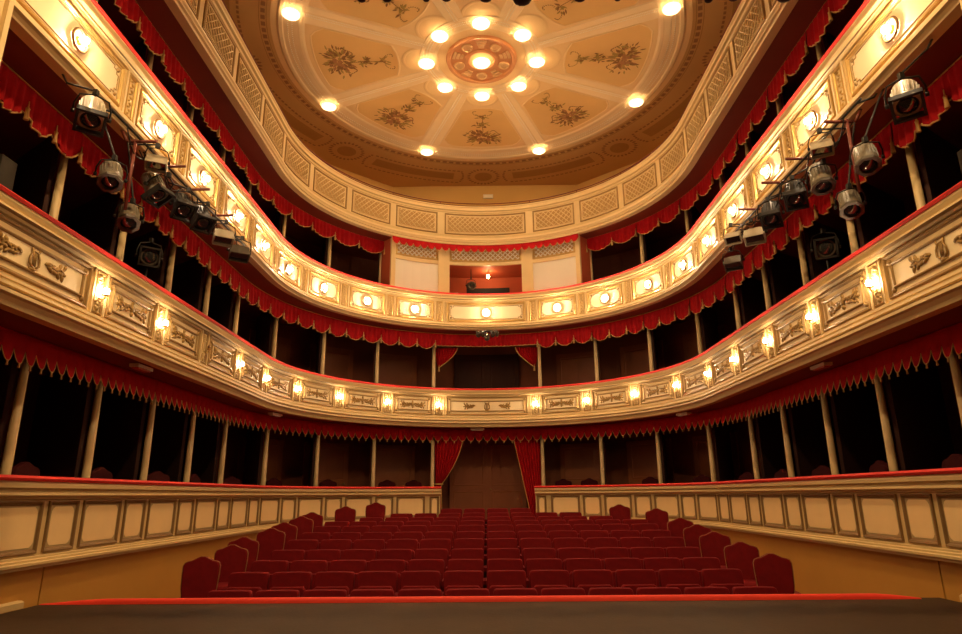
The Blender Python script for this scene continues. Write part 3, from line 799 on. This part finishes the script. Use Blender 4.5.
# ------------------------------------------------------------------ curtains
def drape(name, label, x_in, x_out, y, ztop, zbot, waist, prof, y_amp=.085):
    # x_in(v): inner edge; outer edge fixed
    t = thing(name, label, 'curtain', (x_out, y, zbot + Z0))
    nv, nu = 26, 60; rows = []
    for i in range(nv + 1):
        v = i / nv; z = ztop + (zbot - ztop) * v; xi, xo = prof(v)
        row = []
        for j in range(nu + 1):
            u = j / nu; w = abs(xo - xi)
            row.append((xi + (xo - xi) * u, y - y_amp * (.4 + .6 * min(1, .35 / max(w, .05))) * sin(2 * pi * u * 8 + .7 * v), z + Z0))
        rows.append(row)
    b = MB(); b.grid(rows, smooth=True); b.build('cloth', M['velvet'], t)
    b = MB(); b.tube([(r[0][0], r[0][1] - .01, r[0][2]) for r in rows], .014, 5); b.build('gold_trim', M['fringe'], t)
    return t
def pl(v):
    if v < .52: q = v / .52; return (-.74 - .66 * (q ** 1.7), -1.60 + .04 * q)
    q = (v - .52) / .48; return (-1.40 + .03 * sin(pi * q), -1.56)
def pr_(v):
    return (.77 + .56 * min(1, v / .96) ** .95 if v < .96 else 1.33, 1.60)
t = drape('doorway_curtain', 'red curtain tied back at the left side of the back doorway', 0, -1.58, 19.62, 1.75, -1.06, 0, pl)
b = MB(); b.tube([(-1.38 - .09 + .13 * cos(a), 19.62 + .10 * sin(a), .32 + Z0) for a in [2 * pi * i / 14 for i in range(14)]], .018, 5, closed=True); b.build('tieback', M['fringe'], t)
t = drape('doorway_curtain', 'red curtain hanging at the right side of the back doorway', 0, 1.58, 19.62, 1.75, -1.06, 0, pr_)
for sg in (-1, 1):
    def ps(v, sg=sg): return (sg * (.92 + .55 * v ** 1.6), sg * 1.60 if v < .5 else sg * (1.60 - .06 * (v - .5) / .5))
    t = drape('box_curtain', 'short red swagged curtain at the %s corner of the middle first tier box' % side(sg), 0, sg * 1.58, 19.68, 4.5, 3.88, 0, ps, .04)
    b = MB(); b.lathe([(.006, .06), (.012, .0), (.03, -.03), (.022, -.05), (.034, -.15), (.03, -.155)], 8, Matrix.Translation((sg * 1.5, 19.66, 3.90 + Z0))); b.build('tassel', M['fringe'], t)

# ------------------------------------------------------------------ control booth on the second tier
t = thing('control_booth', 'cream control booth with a window and lattice top behind the middle balcony', 'booth', P(0, .2, 5.14))
def bpart(name, s0, s1, z0, z1, m, o0=.16, o1=.22):
    b = MB(); b.cbox(s0, s1, o0, o1, z0, z1, .3); return b.build(name, m, t)
for s0, s1 in ((-1.47, -1.12), (1.12, 1.47), (-2.98, -2.84), (2.84, 2.98)): bpart('pilaster', s0, s1, 5.14, 7.73, M['cream'], .13)
bpart('sill_panel', -1.12, 1.12, 5.14, 6.08, M['cream']); bpart('lintel', -1.12, 1.12, 7.06, 7.16, M['cream'], .14)
for s0, s1 in ((-2.84, -1.47), (1.47, 2.84)):
    bpart('board', s0, s1, 5.14, 7.04, M['board'], .18); bpart('lintel', s0, s1, 7.04, 7.16, M['cream'], .14)
for s0, s1 in ((-2.84, -1.47), (-1.12, 1.12), (1.47, 2.84)):
    p = bpart('lattice_panel', s0, s1, 7.16, 7.73, M['lattice'], .18)
    b = MB(); b.frame(s0 + .02, s1 - .02, 7.18, 7.62, [(0, 0), (0, .025), (.03, .03), (.05, .02), (.055, 0)], base=.18); b.build('lattice_frame', M['gold'], p)
    b = MB(); lattice(b, s0 + .07, s1 - .07, 7.22, 7.58, .155, .18, .015); b.build('lattice', M['board'], p)
b = MB(); b.cbox(-1.5, 1.5, 1.5, 1.56, 5.14, 7.1); b.build('back_wall', M['booth'], t)
b = MB(); b.cbox(-1.5, 1.5, .2, 1.56, 7.10, 7.16); b.build('booth_ceiling', M['booth'], t)
for sg in (-1, 1):
    b = MB(); b.cbox(sg * 1.30, sg * 1.36, .22, 1.5, 5.14, 7.1); b.build('side_wall', M['booth'], t)
    b = MB(); p0, p1 = Vector(P(sg * 2.95, .2)), Vector(P(sg * 3.02, .70))
    x = Vector((.025, 0, 0)); vs = []
    for zz in (5.14 + Z0, 7.72 + Z0):
        for w in (p0 - x, p0 + x, p1 + x, p1 - x): vs.append((w.x, w.y, zz))
    b.add(vs, [[0, 1, 2, 3], [7, 6, 5, 4], [0, 4, 5, 1], [1, 5, 6, 2], [2, 6, 7, 3], [3, 7, 4, 0]]); b.build('return_wall', M['booth'], t)
b = MB(); b.cbox(-.5, .62, 1.44, 1.5, 6.30, 6.72); b.build('rear_window', M['black'], t)
b = MB(); b.cbox(-.55, .67, 1.40, 1.5, 6.10, 6.30); b.build('rear_shelf', M['board'], t)
b = MB(); b.cbox(-1.5, 1.5, .2, 1.5, 5.06, 5.14)
t = thing('booth_lamp', 'lit bare bulb hanging inside the control booth window', 'lamp', (.08, 19.75, 7.1 + Z0))
b = MB(); b.tube([(.08, 19.75, 7.1 + Z0), (.08, 19.75, 7.03 + Z0)], .012, 6); b.build('cord', M['black'], t)
b = MB(); b.lathe([(.025, .06), (.03, .0), (.02, -.01)], 8, Matrix.Translation((.08, 19.75, 6.98 + Z0))); b.build('socket', M['brass'], t)
b = MB(); b.ball((.08, 19.75, 6.91 + Z0), .055, 10, 7); b.build('bulb', M['bulb_booth'], t)

# ------------------------------------------------------------------ stage spotlights
def basis(d):
    return Vector(d).to_track_quat('-Z', 'Y').to_matrix().to_4x4()
def spotlight(loc, aim, label, k=1., body='grey', kind='profile', hang=None, group='stage spotlights under the middle balcony'):
    loc = Vector(loc) + Vector((0, 0, Z0)); d = (Vector(aim) + Vector((0, 0, Z0)) - loc).normalized()
    t = thing('stage_spotlight', label, 'spotlight', loc, group)
    T = Matrix.Translation(loc) @ basis(d) @ Matrix.Scale(k, 4)
    b = MB()
    if kind == 'flood':
        b.box((0, 0, .05), (.34, .20, .16), T); b.box((0, 0, .15), (.22, .14, .06), T); b.build('housing', M[body], t)
        b = MB(); b.box((0, 0, -.035), (.30, .16, .01), T); b.build('lens', M['lens'], t)
        b = MB()
        for (x, y, w, h) in ((0, .11, .34, .012), (0, -.11, .34, .012), (.175, 0, .012, .2), (-.175, 0, .012, .2)):
            b.box((x, y, -.05), (w, h, .09), T)
        b.build('front_frame', M[body], t)
    else:
        b.lathe([(.10, .34), (.13, .32), (.135, .12), (.145, .10), (.145, .0), (.15, -.02), (.13, -.03)], 20, T)
        for i in range(9):
            a = pi * (.08 + .84 * i / 8); b.box((.14 * cos(a), .14 * sin(a), .16), (.014, .014, .20), T)
        b.build('housing', M[body], t)
        b = MB()
        if kind == 'square':
            for (x, y, w, h) in ((0, .145, .32, .03), (0, -.145, .32, .03), (.145, 0, .03, .32), (-.145, 0, .03, .32)): b.box((x, y, -.05), (w, h, .08), T)
        else:
            n = 8
            b.lathe([(.118, -.02), (.165, -.02), (.172, -.05), (.165, -.075), (.118, -.07)], 8, T @ Matrix.Rotation(pi / 8, 4, 'Z'), smooth=False, cap=False)
        b.build('front_frame', M['black' if kind == 'square' else 'darkgrey'], t)
        b = MB(); b.lathe([(.118, -.025), (.09, -.045), (.05, -.058), (.01, -.062)], 18, T); b.build('lens', M['lens'], t)
    # yoke and clamp
    yw = .19 if kind != 'flood' else .20
    b = MB(); yk = [(-yw, 0, .08), (-yw, .10, .10), (-yw * .8, .22, .12), (0, .26, .13), (yw * .8, .22, .12), (yw, .10, .10), (yw, 0, .08)]
    b.tube([T @ Vector(p) for p in yk], .011 * k, 6); b.build('yoke', M['black'], t)
    for g in (-1, 1):
        b = MB(); b.lathe([(.028, -.02), (.028, .02)], 8, T @ Matrix.Translation((g * yw, 0, .08)) @ Matrix.Rotation(pi / 2, 4, 'Y')); b.build('knob', M['black'], t)
    top = T @ Vector((0, .26, .13)); hz = top.z + .14 if hang is None else hang + Z0
    b = MB()
    if hang is not None and 4.9 < hang < 5.2:
        g = 1 if loc.x > 0 else -1
        b.tube([top, (top.x, top.y, top.z + .05), (g * 4.98, top.y + .02, max(top.z + .04, hz - .20)), (g * 5.06, top.y + .02, 4.915 + Z0)], .013, 6)
    else: b.tube([top, (top.x, top.y, max(hz, top.z + .05))], .014, 6)
    b.box((top.x, top.y, top.z + .03), (.05, .05, .07)); b.build('clamp', M['black'], t)
SIDE = {-1: 'left', 1: 'right'}
spots = {
 -1: [((-4.70, 6.62, 4.36), (-3.0, 4.4, -1), 1.0, 'grey', 'square', 4.98, 'big cream stage spotlight nearest the stage under the left balcony'),
      ((-4.80, 7.32, 3.92), (-3.0, 4.9, -1), .92, 'midgrey', 'profile', 4.98, 'octagonal fronted stage spotlight on the left beside the red pipe'),
      ((-4.62, 7.98, 4.52), (-3.4, 5.5, -1), .78, 'grey', 'flood', 4.98, 'small boxy cream floodlight on the left, top of the red pipe'),
      ((-4.70, 8.25, 4.20), (-1.6, 7.6, -1), 1.0, 'midgrey', 'square', 4.98, 'grey spotlight on the left aimed at the stage, right of the red pipe'),
      ((-4.85, 7.92, 3.62), (-2.9, 5.4, -1), .90, 'midgrey', 'profile', 4.98, 'lowest stage spotlight hanging on the red pipe at the left'),
      ((-4.72, 9.08, 4.34), (-1.5, 6.0, -1.), 1.0, 'black', 'square', 4.98, 'black spotlight on the left, first after the grey pair'),
      ((-4.72, 9.75, 4.43), (-1.5, 7.0, -1), 1.0, 'black', 'square', 4.98, 'black spotlight on the left, second after the grey pair'),
      ((-4.68, 10.50, 4.45), (-3, 8.0, -1), .95, 'grey', 'flood', 4.98, 'barn door floodlight on the left, next to last of its row'),
      ((-4.68, 11.25, 4.44), (-3, 8.6, -1), 1.0, 'darkgrey', 'flood', 4.98, 'barn door floodlight on the left, last of its row towards the back')],
 1: [((4.70, 6.20, 4.14), (2.8, 3.8, -1), 1.0, 'grey', 'square', 4.98, 'big cream stage spotlight nearest the stage under the right balcony'),
      ((4.75, 7.12, 3.92), (3.6, 4.9, -1), .92, 'midgrey', 'profile', 4.98, 'grey round lens spotlight on the right beside the red pipe'),
      ((4.62, 7.80, 4.52), (3.4, 5.5, -1), .78, 'grey', 'flood', 4.98, 'small boxy floodlight on the right, top of the red pipe'),
      ((4.70, 8.06, 4.13), (4.3, 6.6, 0), .98, 'midgrey', 'profile', 4.98, 'grey spotlight on the right aimed at the stage, left of the red pipe'),
      ((4.80, 7.68, 3.58), (3.6, 5.2, -1), .90, 'midgrey', 'profile', 4.98, 'lowest stage spotlight hanging on the red pipe at the right'),
      ((4.72, 8.85, 4.30), (3.0, 6.0, -1.), 1.0, 'black', 'square', 4.98, 'black spotlight on the right, first after the grey pair'),
      ((4.72, 9.70, 4.36), (3.0, 7.0, -1), 1.0, 'black', 'square', 4.98, 'black spotlight on the right, second after the grey pair'),
      ((4.68, 10.30, 4.28), (3, 7.8, -1), .95, 'grey', 'flood', 4.98, 'barn door floodlight on the right, next to last of its row'),
      ((4.62, 11.05, 4.56), (3, 8.6, 1), .8, 'grey', 'flood', 4.98, 'pale boxy floodlight on the right, upper one at the row end'),
      ((4.72, 11.42, 4.20), (3, 8.8, -1), .9, 'darkgrey', 'flood', 4.98, 'barn door floodlight on the right, lower one at the row end')]}
for sg in (-1, 1):
    for (loc, aim, k, body, kind, hang, lab) in spots[sg]: spotlight(loc, aim, lab, k, body, kind, hang)
# spotlights standing in the first tier boxes
spotlight((-5.25, 9.25, 3.62), (0, 1.5, 1.2), 'dim floodlight inside the left first tier box, behind the rail', .95, 'darkgrey', 'square', 3.95, 'floodlights standing in the boxes')
spotlight((5.25, 9.20, 3.62), (2.2, 3.0, 1.6), 'dim barn door floodlight inside the right first tier box, behind the rail', 1.0, 'darkgrey', 'square', 3.95, 'floodlights standing in the boxes')
for sg in (-1, 1):
    t = thing('lamp_stand', 'dark stand carrying a floodlight inside the %s first tier box' % SIDE[sg], 'stand', (sg * 5.32, 9.33, 2.07 + Z0))
    b = MB(); b.tube([(sg * 5.32, 9.33, 2.09 + Z0), (sg * 5.32, 9.33, 3.46 + Z0)], .02, 8); b.build('pole', M['black'], t)
    for i in range(3):
        a = 2 * pi * i / 3; b = MB(); b.tube([(sg * 5.32, 9.33, 2.4 + Z0), (sg * 5.32 + .3 * cos(a), 9.33 + .3 * sin(a), 2.085 + Z0)], .012, 6); b.build('leg', M['black'], t)
    t = thing('loudspeaker', 'dark grey loudspeaker on a stand in the %s first tier box by the stage' % SIDE[sg], 'loudspeaker', (sg * 5.70, 6.64, 2.07 + Z0))
    b = MB(); b.box((sg * 5.70, 6.64, 3.50 + Z0), (.24, .24, .70)); b.build('cabinet', M['speaker'], t)
    b = MB(); T = Matrix.Translation((sg * 5.70, 6.515, 3.38 + Z0)) @ Matrix.Rotation(pi / 2, 4, 'X'); b.lathe([(.10, 0), (.085, .012), (.05, -.0), (.01, -.005)], 18, T); b.build('woofer', M['black'], t)
    b = MB(); T = Matrix.Translation((sg * 5.70, 6.515, 3.65 + Z0)) @ Matrix.Rotation(pi / 2, 4, 'X'); b.lathe([(.05, 0), (.03, .01), (.01, .0)], 14, T); b.build('tweeter', M['black'], t)
    b = MB(); b.tube([(sg * 5.70, 6.64, 2.09 + Z0), (sg * 5.70, 6.64, 3.15 + Z0)], .02, 8); b.build('pole', M['black'], t)
    b = MB(); b.lathe([(.22, .0), (.22, .02), (.03, .04)], 16, Matrix.Translation((sg * 5.70, 6.64, 2.07 + Z0))); b.build('foot', M['black'], t)
# pipe brackets that carry the lamps
def bracket(sg, y, zt, zb, label, x=4.62, drop=True):
    t = thing('lighting_bracket', label, 'bracket', (sg * 4.9, y, zt + Z0), 'red pipe brackets under the middle balcony')
    b = MB(); b.tube([(sg * 4.88, y, zt + Z0), (sg * (x - .12), y, zt + Z0)], .022, 8); b.build('arm', M['iron'], t)
    b = MB(); b.tube([(sg * 4.92, y, zt + Z0), (sg * 5.02, y, 4.915 + Z0)], .022, 8); b.build('hanger', M['iron'], t)
    if drop:
        b = MB(); b.tube([(sg * 4.80, y, zt + Z0 + .03), (sg * 4.80, y, zb + Z0)], .022, 8); b.build('drop_pipe', M['iron'], t)
for sg in (-1, 1):
    L = SIDE[sg]
    bracket(sg, 7.72 if sg < 0 else 7.45, 4.72, 3.70, 'long red drop pipe holding spotlights under the %s balcony' % L)
    bracket(sg, 8.55, 4.80, 4.0, 'red pipe arm behind the long drop pipe, %s side' % L, drop=False)
    bracket(sg, 9.40, 4.85, 4.0, 'red pipe arm over the black spotlights, %s side' % L, drop=False)
    bracket(sg, 10.40, 4.85, 4.0, 'red pipe arm over the barn door floodlights, %s side' % L, drop=False)
    t = thing('lighting_bar', 'dark horizontal lighting bar with cables under the %s balcony' % L, 'bar', (sg * 4.74, 9, 4.72 + Z0))
    b = MB(); b.tube([(sg * 4.74, 7.0, 4.76 + Z0), (sg * 4.74, 11.6, 4.76 + Z0)], .016, 8); b.build('pipe', M['black'], t)
    for i in range(5):
        y = 7.4 + i * .95; b = MB()
        b.tube([(sg * (4.74 + .05 * sin(q * 3)), y + q * .75, 4.74 - .22 * sin(pi * q) + Z0) for q in [j / 8 for j in range(9)]], .009, 5); b.build('cable', M['black'], t)
    for y in (7.1, 8.3, 9.9, 11.4):
        b = MB(); b.tube([(sg * 4.74, y, 4.76 + Z0), (sg * 4.98, y, 4.85 + Z0), (sg * 5.03, y, 4.915 + Z0)], .014, 6); b.build('hanger', M['black'], t)
# small cluster under the middle of the second balcony
t = thing('lamp_cluster', 'small cluster of dark stage lamps under the middle of the second balcony', 'spotlight', (.02, 18.75, 4.80 + Z0))
b = MB(); b.tube([(-.32, 18.75, 4.80 + Z0), (.36, 18.75, 4.80 + Z0)], .03, 8); b.build('bar', M['black'], t)
for x, k in ((-.24, .07), (-.1, .06), (.02, .085), (.2, .07), (.33, .05)):
    b = MB(); T = Matrix.Translation((x, 18.72, 4.70 + Z0 - (.10 if k > .08 else 0))) @ Matrix.Rotation(radians(65), 4, 'X')
    b.lathe([(k * .7, -.10), (k, -.06), (k, .10), (k * .8, .11)], 12, T); q = b.build('lamp_head', M['darkgrey'], t)
    b = MB(); b.lathe([(k * .8, .111), (.01, .125)], 12, T); b.build('lens', M['lens'], q)
    b = MB(); b.tube([(x, 18.75, 4.80 + Z0), (x, 18.74, 4.71 + Z0)], .012, 5); b.build('hanger', M['black'], t)
for sg in (-1, 1):
    b = MB(); b.tube([(sg * .25, 18.75, 4.80 + Z0), (sg * .25, 19.02, 4.915 + Z0)], .014, 5); b.build('bracket', M['black'], t)
# follow spot in the booth
spotlight((-.46, 19.5, 6.52), (1.2, 14, 5.2), 'black follow spot hanging inside the control booth window', .85, 'black', 'profile', 7.095, 'spotlight of the control booth')
t = thing('booth_desk', 'low desk behind the control booth sill', 'desk', (0, 19.55, 5.14 + Z0))
b = MB(); b.box((0, 19.55, 6.05 + Z0), (2.0, .5, .04)); b.build('desk_top', M['board'], t)
for x in (-.9, .9):
    b = MB(); b.box((x, 19.55, 5.59 + Z0), (.05, .45, .88)); b.build('leg', M['board'], t)
tag((lambda b: (b.box((-1.0, 19.4, 6.145 + Z0), (.24, .2, .15)), b.build('equipment_box', M['sign'], None, (-1.0, 19.4, 6.07 + Z0)))[1])(MB()), 'pale equipment box at the left end of the booth desk', 'box')

# plates under the lowest balcony
for i, (s, lab) in enumerate(((-12.4, 'near left'), (-6.64, 'far left'), (-.28, 'middle'), (6.0, 'far right'), (12.0, 'near right'))):
    c = Vector(P(s, .22, 1.88)); t = thing('emergency_light', 'small pale emergency light plate under the lowest balcony, %s one' % lab, 'lamp', c, 'emergency lights under the lowest balcony')
    T = Matrix.Translation(c) @ Matrix.Rotation(-ang(s), 4, 'Z')
    b = MB(); b.box((0, 0, .015), (.42, .14, .05), T); b.build('body', M['sign'], t)
    b = MB(); b.box((0, 0, -.02), (.34, .10, .02), T); b.build('cover', M['signred'] if abs(s) > 10 else M['board'], t)

# ------------------------------------------------------------------ stalls seats
def make_seat():
    t = thing('theatre_seat', '', 'seat', (0, 0, 0))
    def slab(outline, y0, y1, tilt, z_piv, name, m, bev=.018):
        n = len(outline); rows = []
        for (yy, k) in ((y0 + bev, 1 - .06), (y0, 1 - .0), ) if False else ((y0, .93), (y0 + bev, 1.), (y1 - bev, 1.), (y1, .93)):
            cx_ = 0; cz_ = sum(p[1] for p in outline) / n
            rows.append([(cx_ + x * (1 - (1 - k) * .6), yy + tilt * (z - z_piv), cz_ + (z - cz_) * k) for x, z in outline])
        b = MB(); b.grid(rows, closed_v=True, smooth=True)
        o = len(b.v) - 4 * n
        b.f.append([o + i for i in range(n)]); b.m.append(0); b.sm.append(False)
        b.f.append([o + 3 * n + i for i in range(n)]); b.m.append(0); b.sm.append(False)
        return b.build(name, m, t)
    w = .258
    out = [(-w, .36), (w, .36), (w, .80), (w - .01, .835), (w - .03, .848), (.1, .852), (-.1, .852), (-w + .03, .848), (-w + .01, .835), (-w, .80)]
    slab(out, .03, .12, .16, .4, 'backrest', M['seat'])
    w = .225
    out = [(-w, .33), (w, .33), (w, .66), (w - .03, .69), (-w + .03, .69), (-w, .66)]
    slab(out, -.10, -.01, .10, .4, 'seat_cushion', M['seat'])
    for g in (-1, 1):
        b = MB(); b.box((g * .268, -.06, .58), (.045, .36, .05)); a = b.build('armrest', M['seat'], t)
        b = MB(); b.box((g * .268, .0, .28), (.03, .16, .56)); b.build('arm_standard', M['seatdark'], t)
    b = MB(); b.box((0, .02, .03), (.5, .22, .06)); b.build('foot', M['seatdark'], t)
    return t
seat0 = make_seat()
first = True
def row_name(i): return ORD[i] + ' row from the stage' if i < 10 else 'last row by the door'
for i, (y, z) in enumerate(zip(FY[1:12], RZ)):
    n = 12 if i < 8 else (10 if i == 8 else (8 if i == 9 else 4))
    if i == 8: n = 10
    sh = -.05 + (.08 if i == 0 else 0)
    for j in range(n):
        o = seat0 if first else copy_tree(seat0); first = False
        x = (j - (n - 1) / 2) * .56 + sh
        h = n // 2
        q = j - h if j >= h else h - 1 - j
        sd = 'right' if j >= h else 'left'
        o.location = (x, y, floor_z(y) + Z0)
        o['label'] = 'red velvet stalls seat, %s %s of the aisle line, %s' % (ORD[q], sd, row_name(i))
        o['group'] = 'red stalls seats'
# ------------------------------------------------------------------ loose high-backed chairs
def make_chair(name='high_backed_chair', m=None, trim=None):
    m = m or M['seat']
    t = thing(name, '', 'chair', (0, 0, 0))
    w = .235
    prof = [(-w + .03, .50), (w - .03, .50), (w - .005, .62), (w + .006, .80), (w + .006, .90), (w - .012, .94), (w - .05, .958), (w - .10, .968), (.085, .992), (.03, 1.018), (-.03, 1.018), (-.085, .992), (-w + .10, .968), (-w + .05, .958), (-w + .012, .94), (-w - .006, .90), (-w - .006, .80), (-w + .005, .62)]
    n = len(prof); rows = []
    for (yy, k) in ((.13, .90), (.155, 1.), (.205, 1.), (.225, .92)):
        rows.append([(x * k, yy + .14 * (z - .5), .76 + (z - .76) * (k * .4 + .6)) for x, z in prof])
    b = MB(); b.grid(rows, closed_v=True, smooth=True)
    for q in (0, 3): b.f.append([q * n + i for i in range(n)]); b.m.append(0); b.sm.append(False)
    bk = b.build('backrest', m, t)
    b = MB(); b.tube([(p[0] * 1.005, p[1] - .004, p[2]) for p in rows[1]], .005, 4, closed=True); b.build('gold_piping', trim or M['piping'], bk)
    b = MB(); pr = [(-.24, -.25), (.24, -.25), (.26, .0), (.22, .22), (-.22, .22), (-.26, .0)]
    b.grid([[(x * k, y * k, z) for x, y in pr] for z, k in ((.40, .95), (.42, 1), (.47, 1), (.50, .9), (.51, .6))], closed_v=True, smooth=True)
    b.f.append([24 + i for i in range(6)]); b.m.append(0); b.sm.append(True)
    b.f.append(list(range(6))); b.m.append(0); b.sm.append(False)
    b.build('seat', m, t)
    for (x, y) in ((-.2, -.2), (.2, -.2), (-.19, .19), (.19, .19)):
        b = MB(); b.tube([(x, y, .42), (x, y, .25), (x * 1.05, y * 1.08, 0)], [.024, .02, .014], 8); b.build('leg', M['door'], t)
    return t
ch0 = make_chair(); used = False
LC = [(-3.81, 8.9), (-3.79, 9.84), (-3.87, 10.54), (-3.72, 11.36), (-3.72, 12.1), (-3.68, 13.04), (-3.70, 13.88), (-3.29, 15.3), (-2.72, 16.04)]
RC = [(3.7, 8.82), (3.66, 9.78), (3.60, 10.7), (3.57, 11.42), (3.55, 12.3), (3.59, 14.22), (3.01, 15.24)]
for sg, lst in ((-1, LC), (1, RC)):
    for i, (x, y) in enumerate(lst):
        o = ch0 if not used else copy_tree(ch0); used = True
        # keep clear of the row ends
        o.location = (x + sg * .03, y, floor_z(y) + Z0)
        o.rotation_euler = (0, 0, -atan2(x, y) * .35 + random.uniform(-.06, .06) * (1 if i < 6 else .5) )
        o['label'] = 'high backed red chair with crested top beside the %s row ends, %s from the stage' % (side(sg), ORD[i])
        o['group'] = 'loose high backed chairs along the sides'
# chairs in the boxes
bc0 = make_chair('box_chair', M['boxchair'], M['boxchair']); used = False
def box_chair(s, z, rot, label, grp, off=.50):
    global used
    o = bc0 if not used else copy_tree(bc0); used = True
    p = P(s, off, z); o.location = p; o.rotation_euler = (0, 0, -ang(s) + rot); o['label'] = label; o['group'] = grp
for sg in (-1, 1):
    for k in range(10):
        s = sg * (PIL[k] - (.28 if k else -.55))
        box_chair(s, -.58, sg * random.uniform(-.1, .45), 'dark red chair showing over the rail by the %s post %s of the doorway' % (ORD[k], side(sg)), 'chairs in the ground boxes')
    for k in (1, 0): box_chair(sg * (PIL[k] + .35), 2.07, sg * .5, 'dark chair behind the rail of the %s first tier box %s of the middle' % (ORD[k], side(sg)), 'chairs in the first tier boxes', .45)

# ------------------------------------------------------------------ border drapery over the stage
t = thing('stage_border', 'dark red stage border hanging above with round pompons along its hem', 'drapery', (.8, 5.2, 4.8 + Z0))
b = MB(); rows = []
for i in range(161):
    x = -2.2 + 6.2 * i / 160; yy = 5.2 + .05 * sin(i * .8)
    rows.append([(x, yy, 5.3 + Z0), (x, yy, 4.79 + .02 * sin(i * .35) + Z0)])
b.grid(rows, smooth=True); b.build('cloth', M['blackcloth'], t)
for x, rx, zb in ((-1.2, .035, 4.71), (-.95, .04, 4.71), (-.56, .03, 4.705), (-.36, .045, 4.71), (.03, .06, 4.70), (.39, .085, 4.66), (.96, .055, 4.685), (1.33, .03, 4.68), (2.22, .035, 4.645), (2.47, .05, 4.665), (2.97, .07, 4.65)):
    b = MB(); b.ball((x, 5.2, zb + rx * .75 + Z0), rx, 10, 7, sq=(1.15, .9, .8)); b.tube([(x, 5.2, zb + rx + Z0), (x, 5.2, 4.82 + Z0)], .01, 5); b.build('pompon', M['blackcloth'], t)

# added fill lamps, out of view, to brighten the apron and near boxes
for sg in (-1, 1):
    c = Vector((sg * 1.2, 4.2, 8.8 + Z0)); t = thing('work_lamp', 'warm hanging work lamp with wide metal shade above the %s side of the stage apron' % SIDE[sg], 'lamp', c, 'work lamps over the stage')
    T = Matrix.Translation(c)
    b = MB(); b.lathe([(.05, .20), (.10, .18), (.15, .10), (.27, -.15), (.275, -.15), (.155, .108)], 24, T, cap=False); b.build('reflector', M['board'], t)
    b = MB(); b.ball((c.x, c.y, c.z - .03), .09, 14, 9); b.build('bulb', M['bulb_stage'], t)
    b = MB(); b.tube([(c.x, c.y, c.z + .18), (c.x, c.y, CZ + Z0)], .012, 6); b.build('cord', M['black'], t)
# ------------------------------------------------------------------ world, view
w = bpy.data.worlds.new('world'); SC.world = w; w.use_nodes = True
w.node_tree.nodes['Background'].inputs[0].default_value = (1., .5, .18, 1)
w.node_tree.nodes['Background'].inputs[1].default_value = .02
SC.view_settings.view_transform = 'Standard'; SC.view_settings.look = 'None'
SC.view_settings.exposure = 0.75; SC.view_settings.gamma = 1.0; SC.view_settings.use_curve_mapping = False
SC.cycles.use_denoising = True
SC.cycles.max_bounces = 8; SC.cycles.diffuse_bounces = 5; SC.cycles.glossy_bounces = 3
SC.cycles.sample_clamp_indirect = 8.0
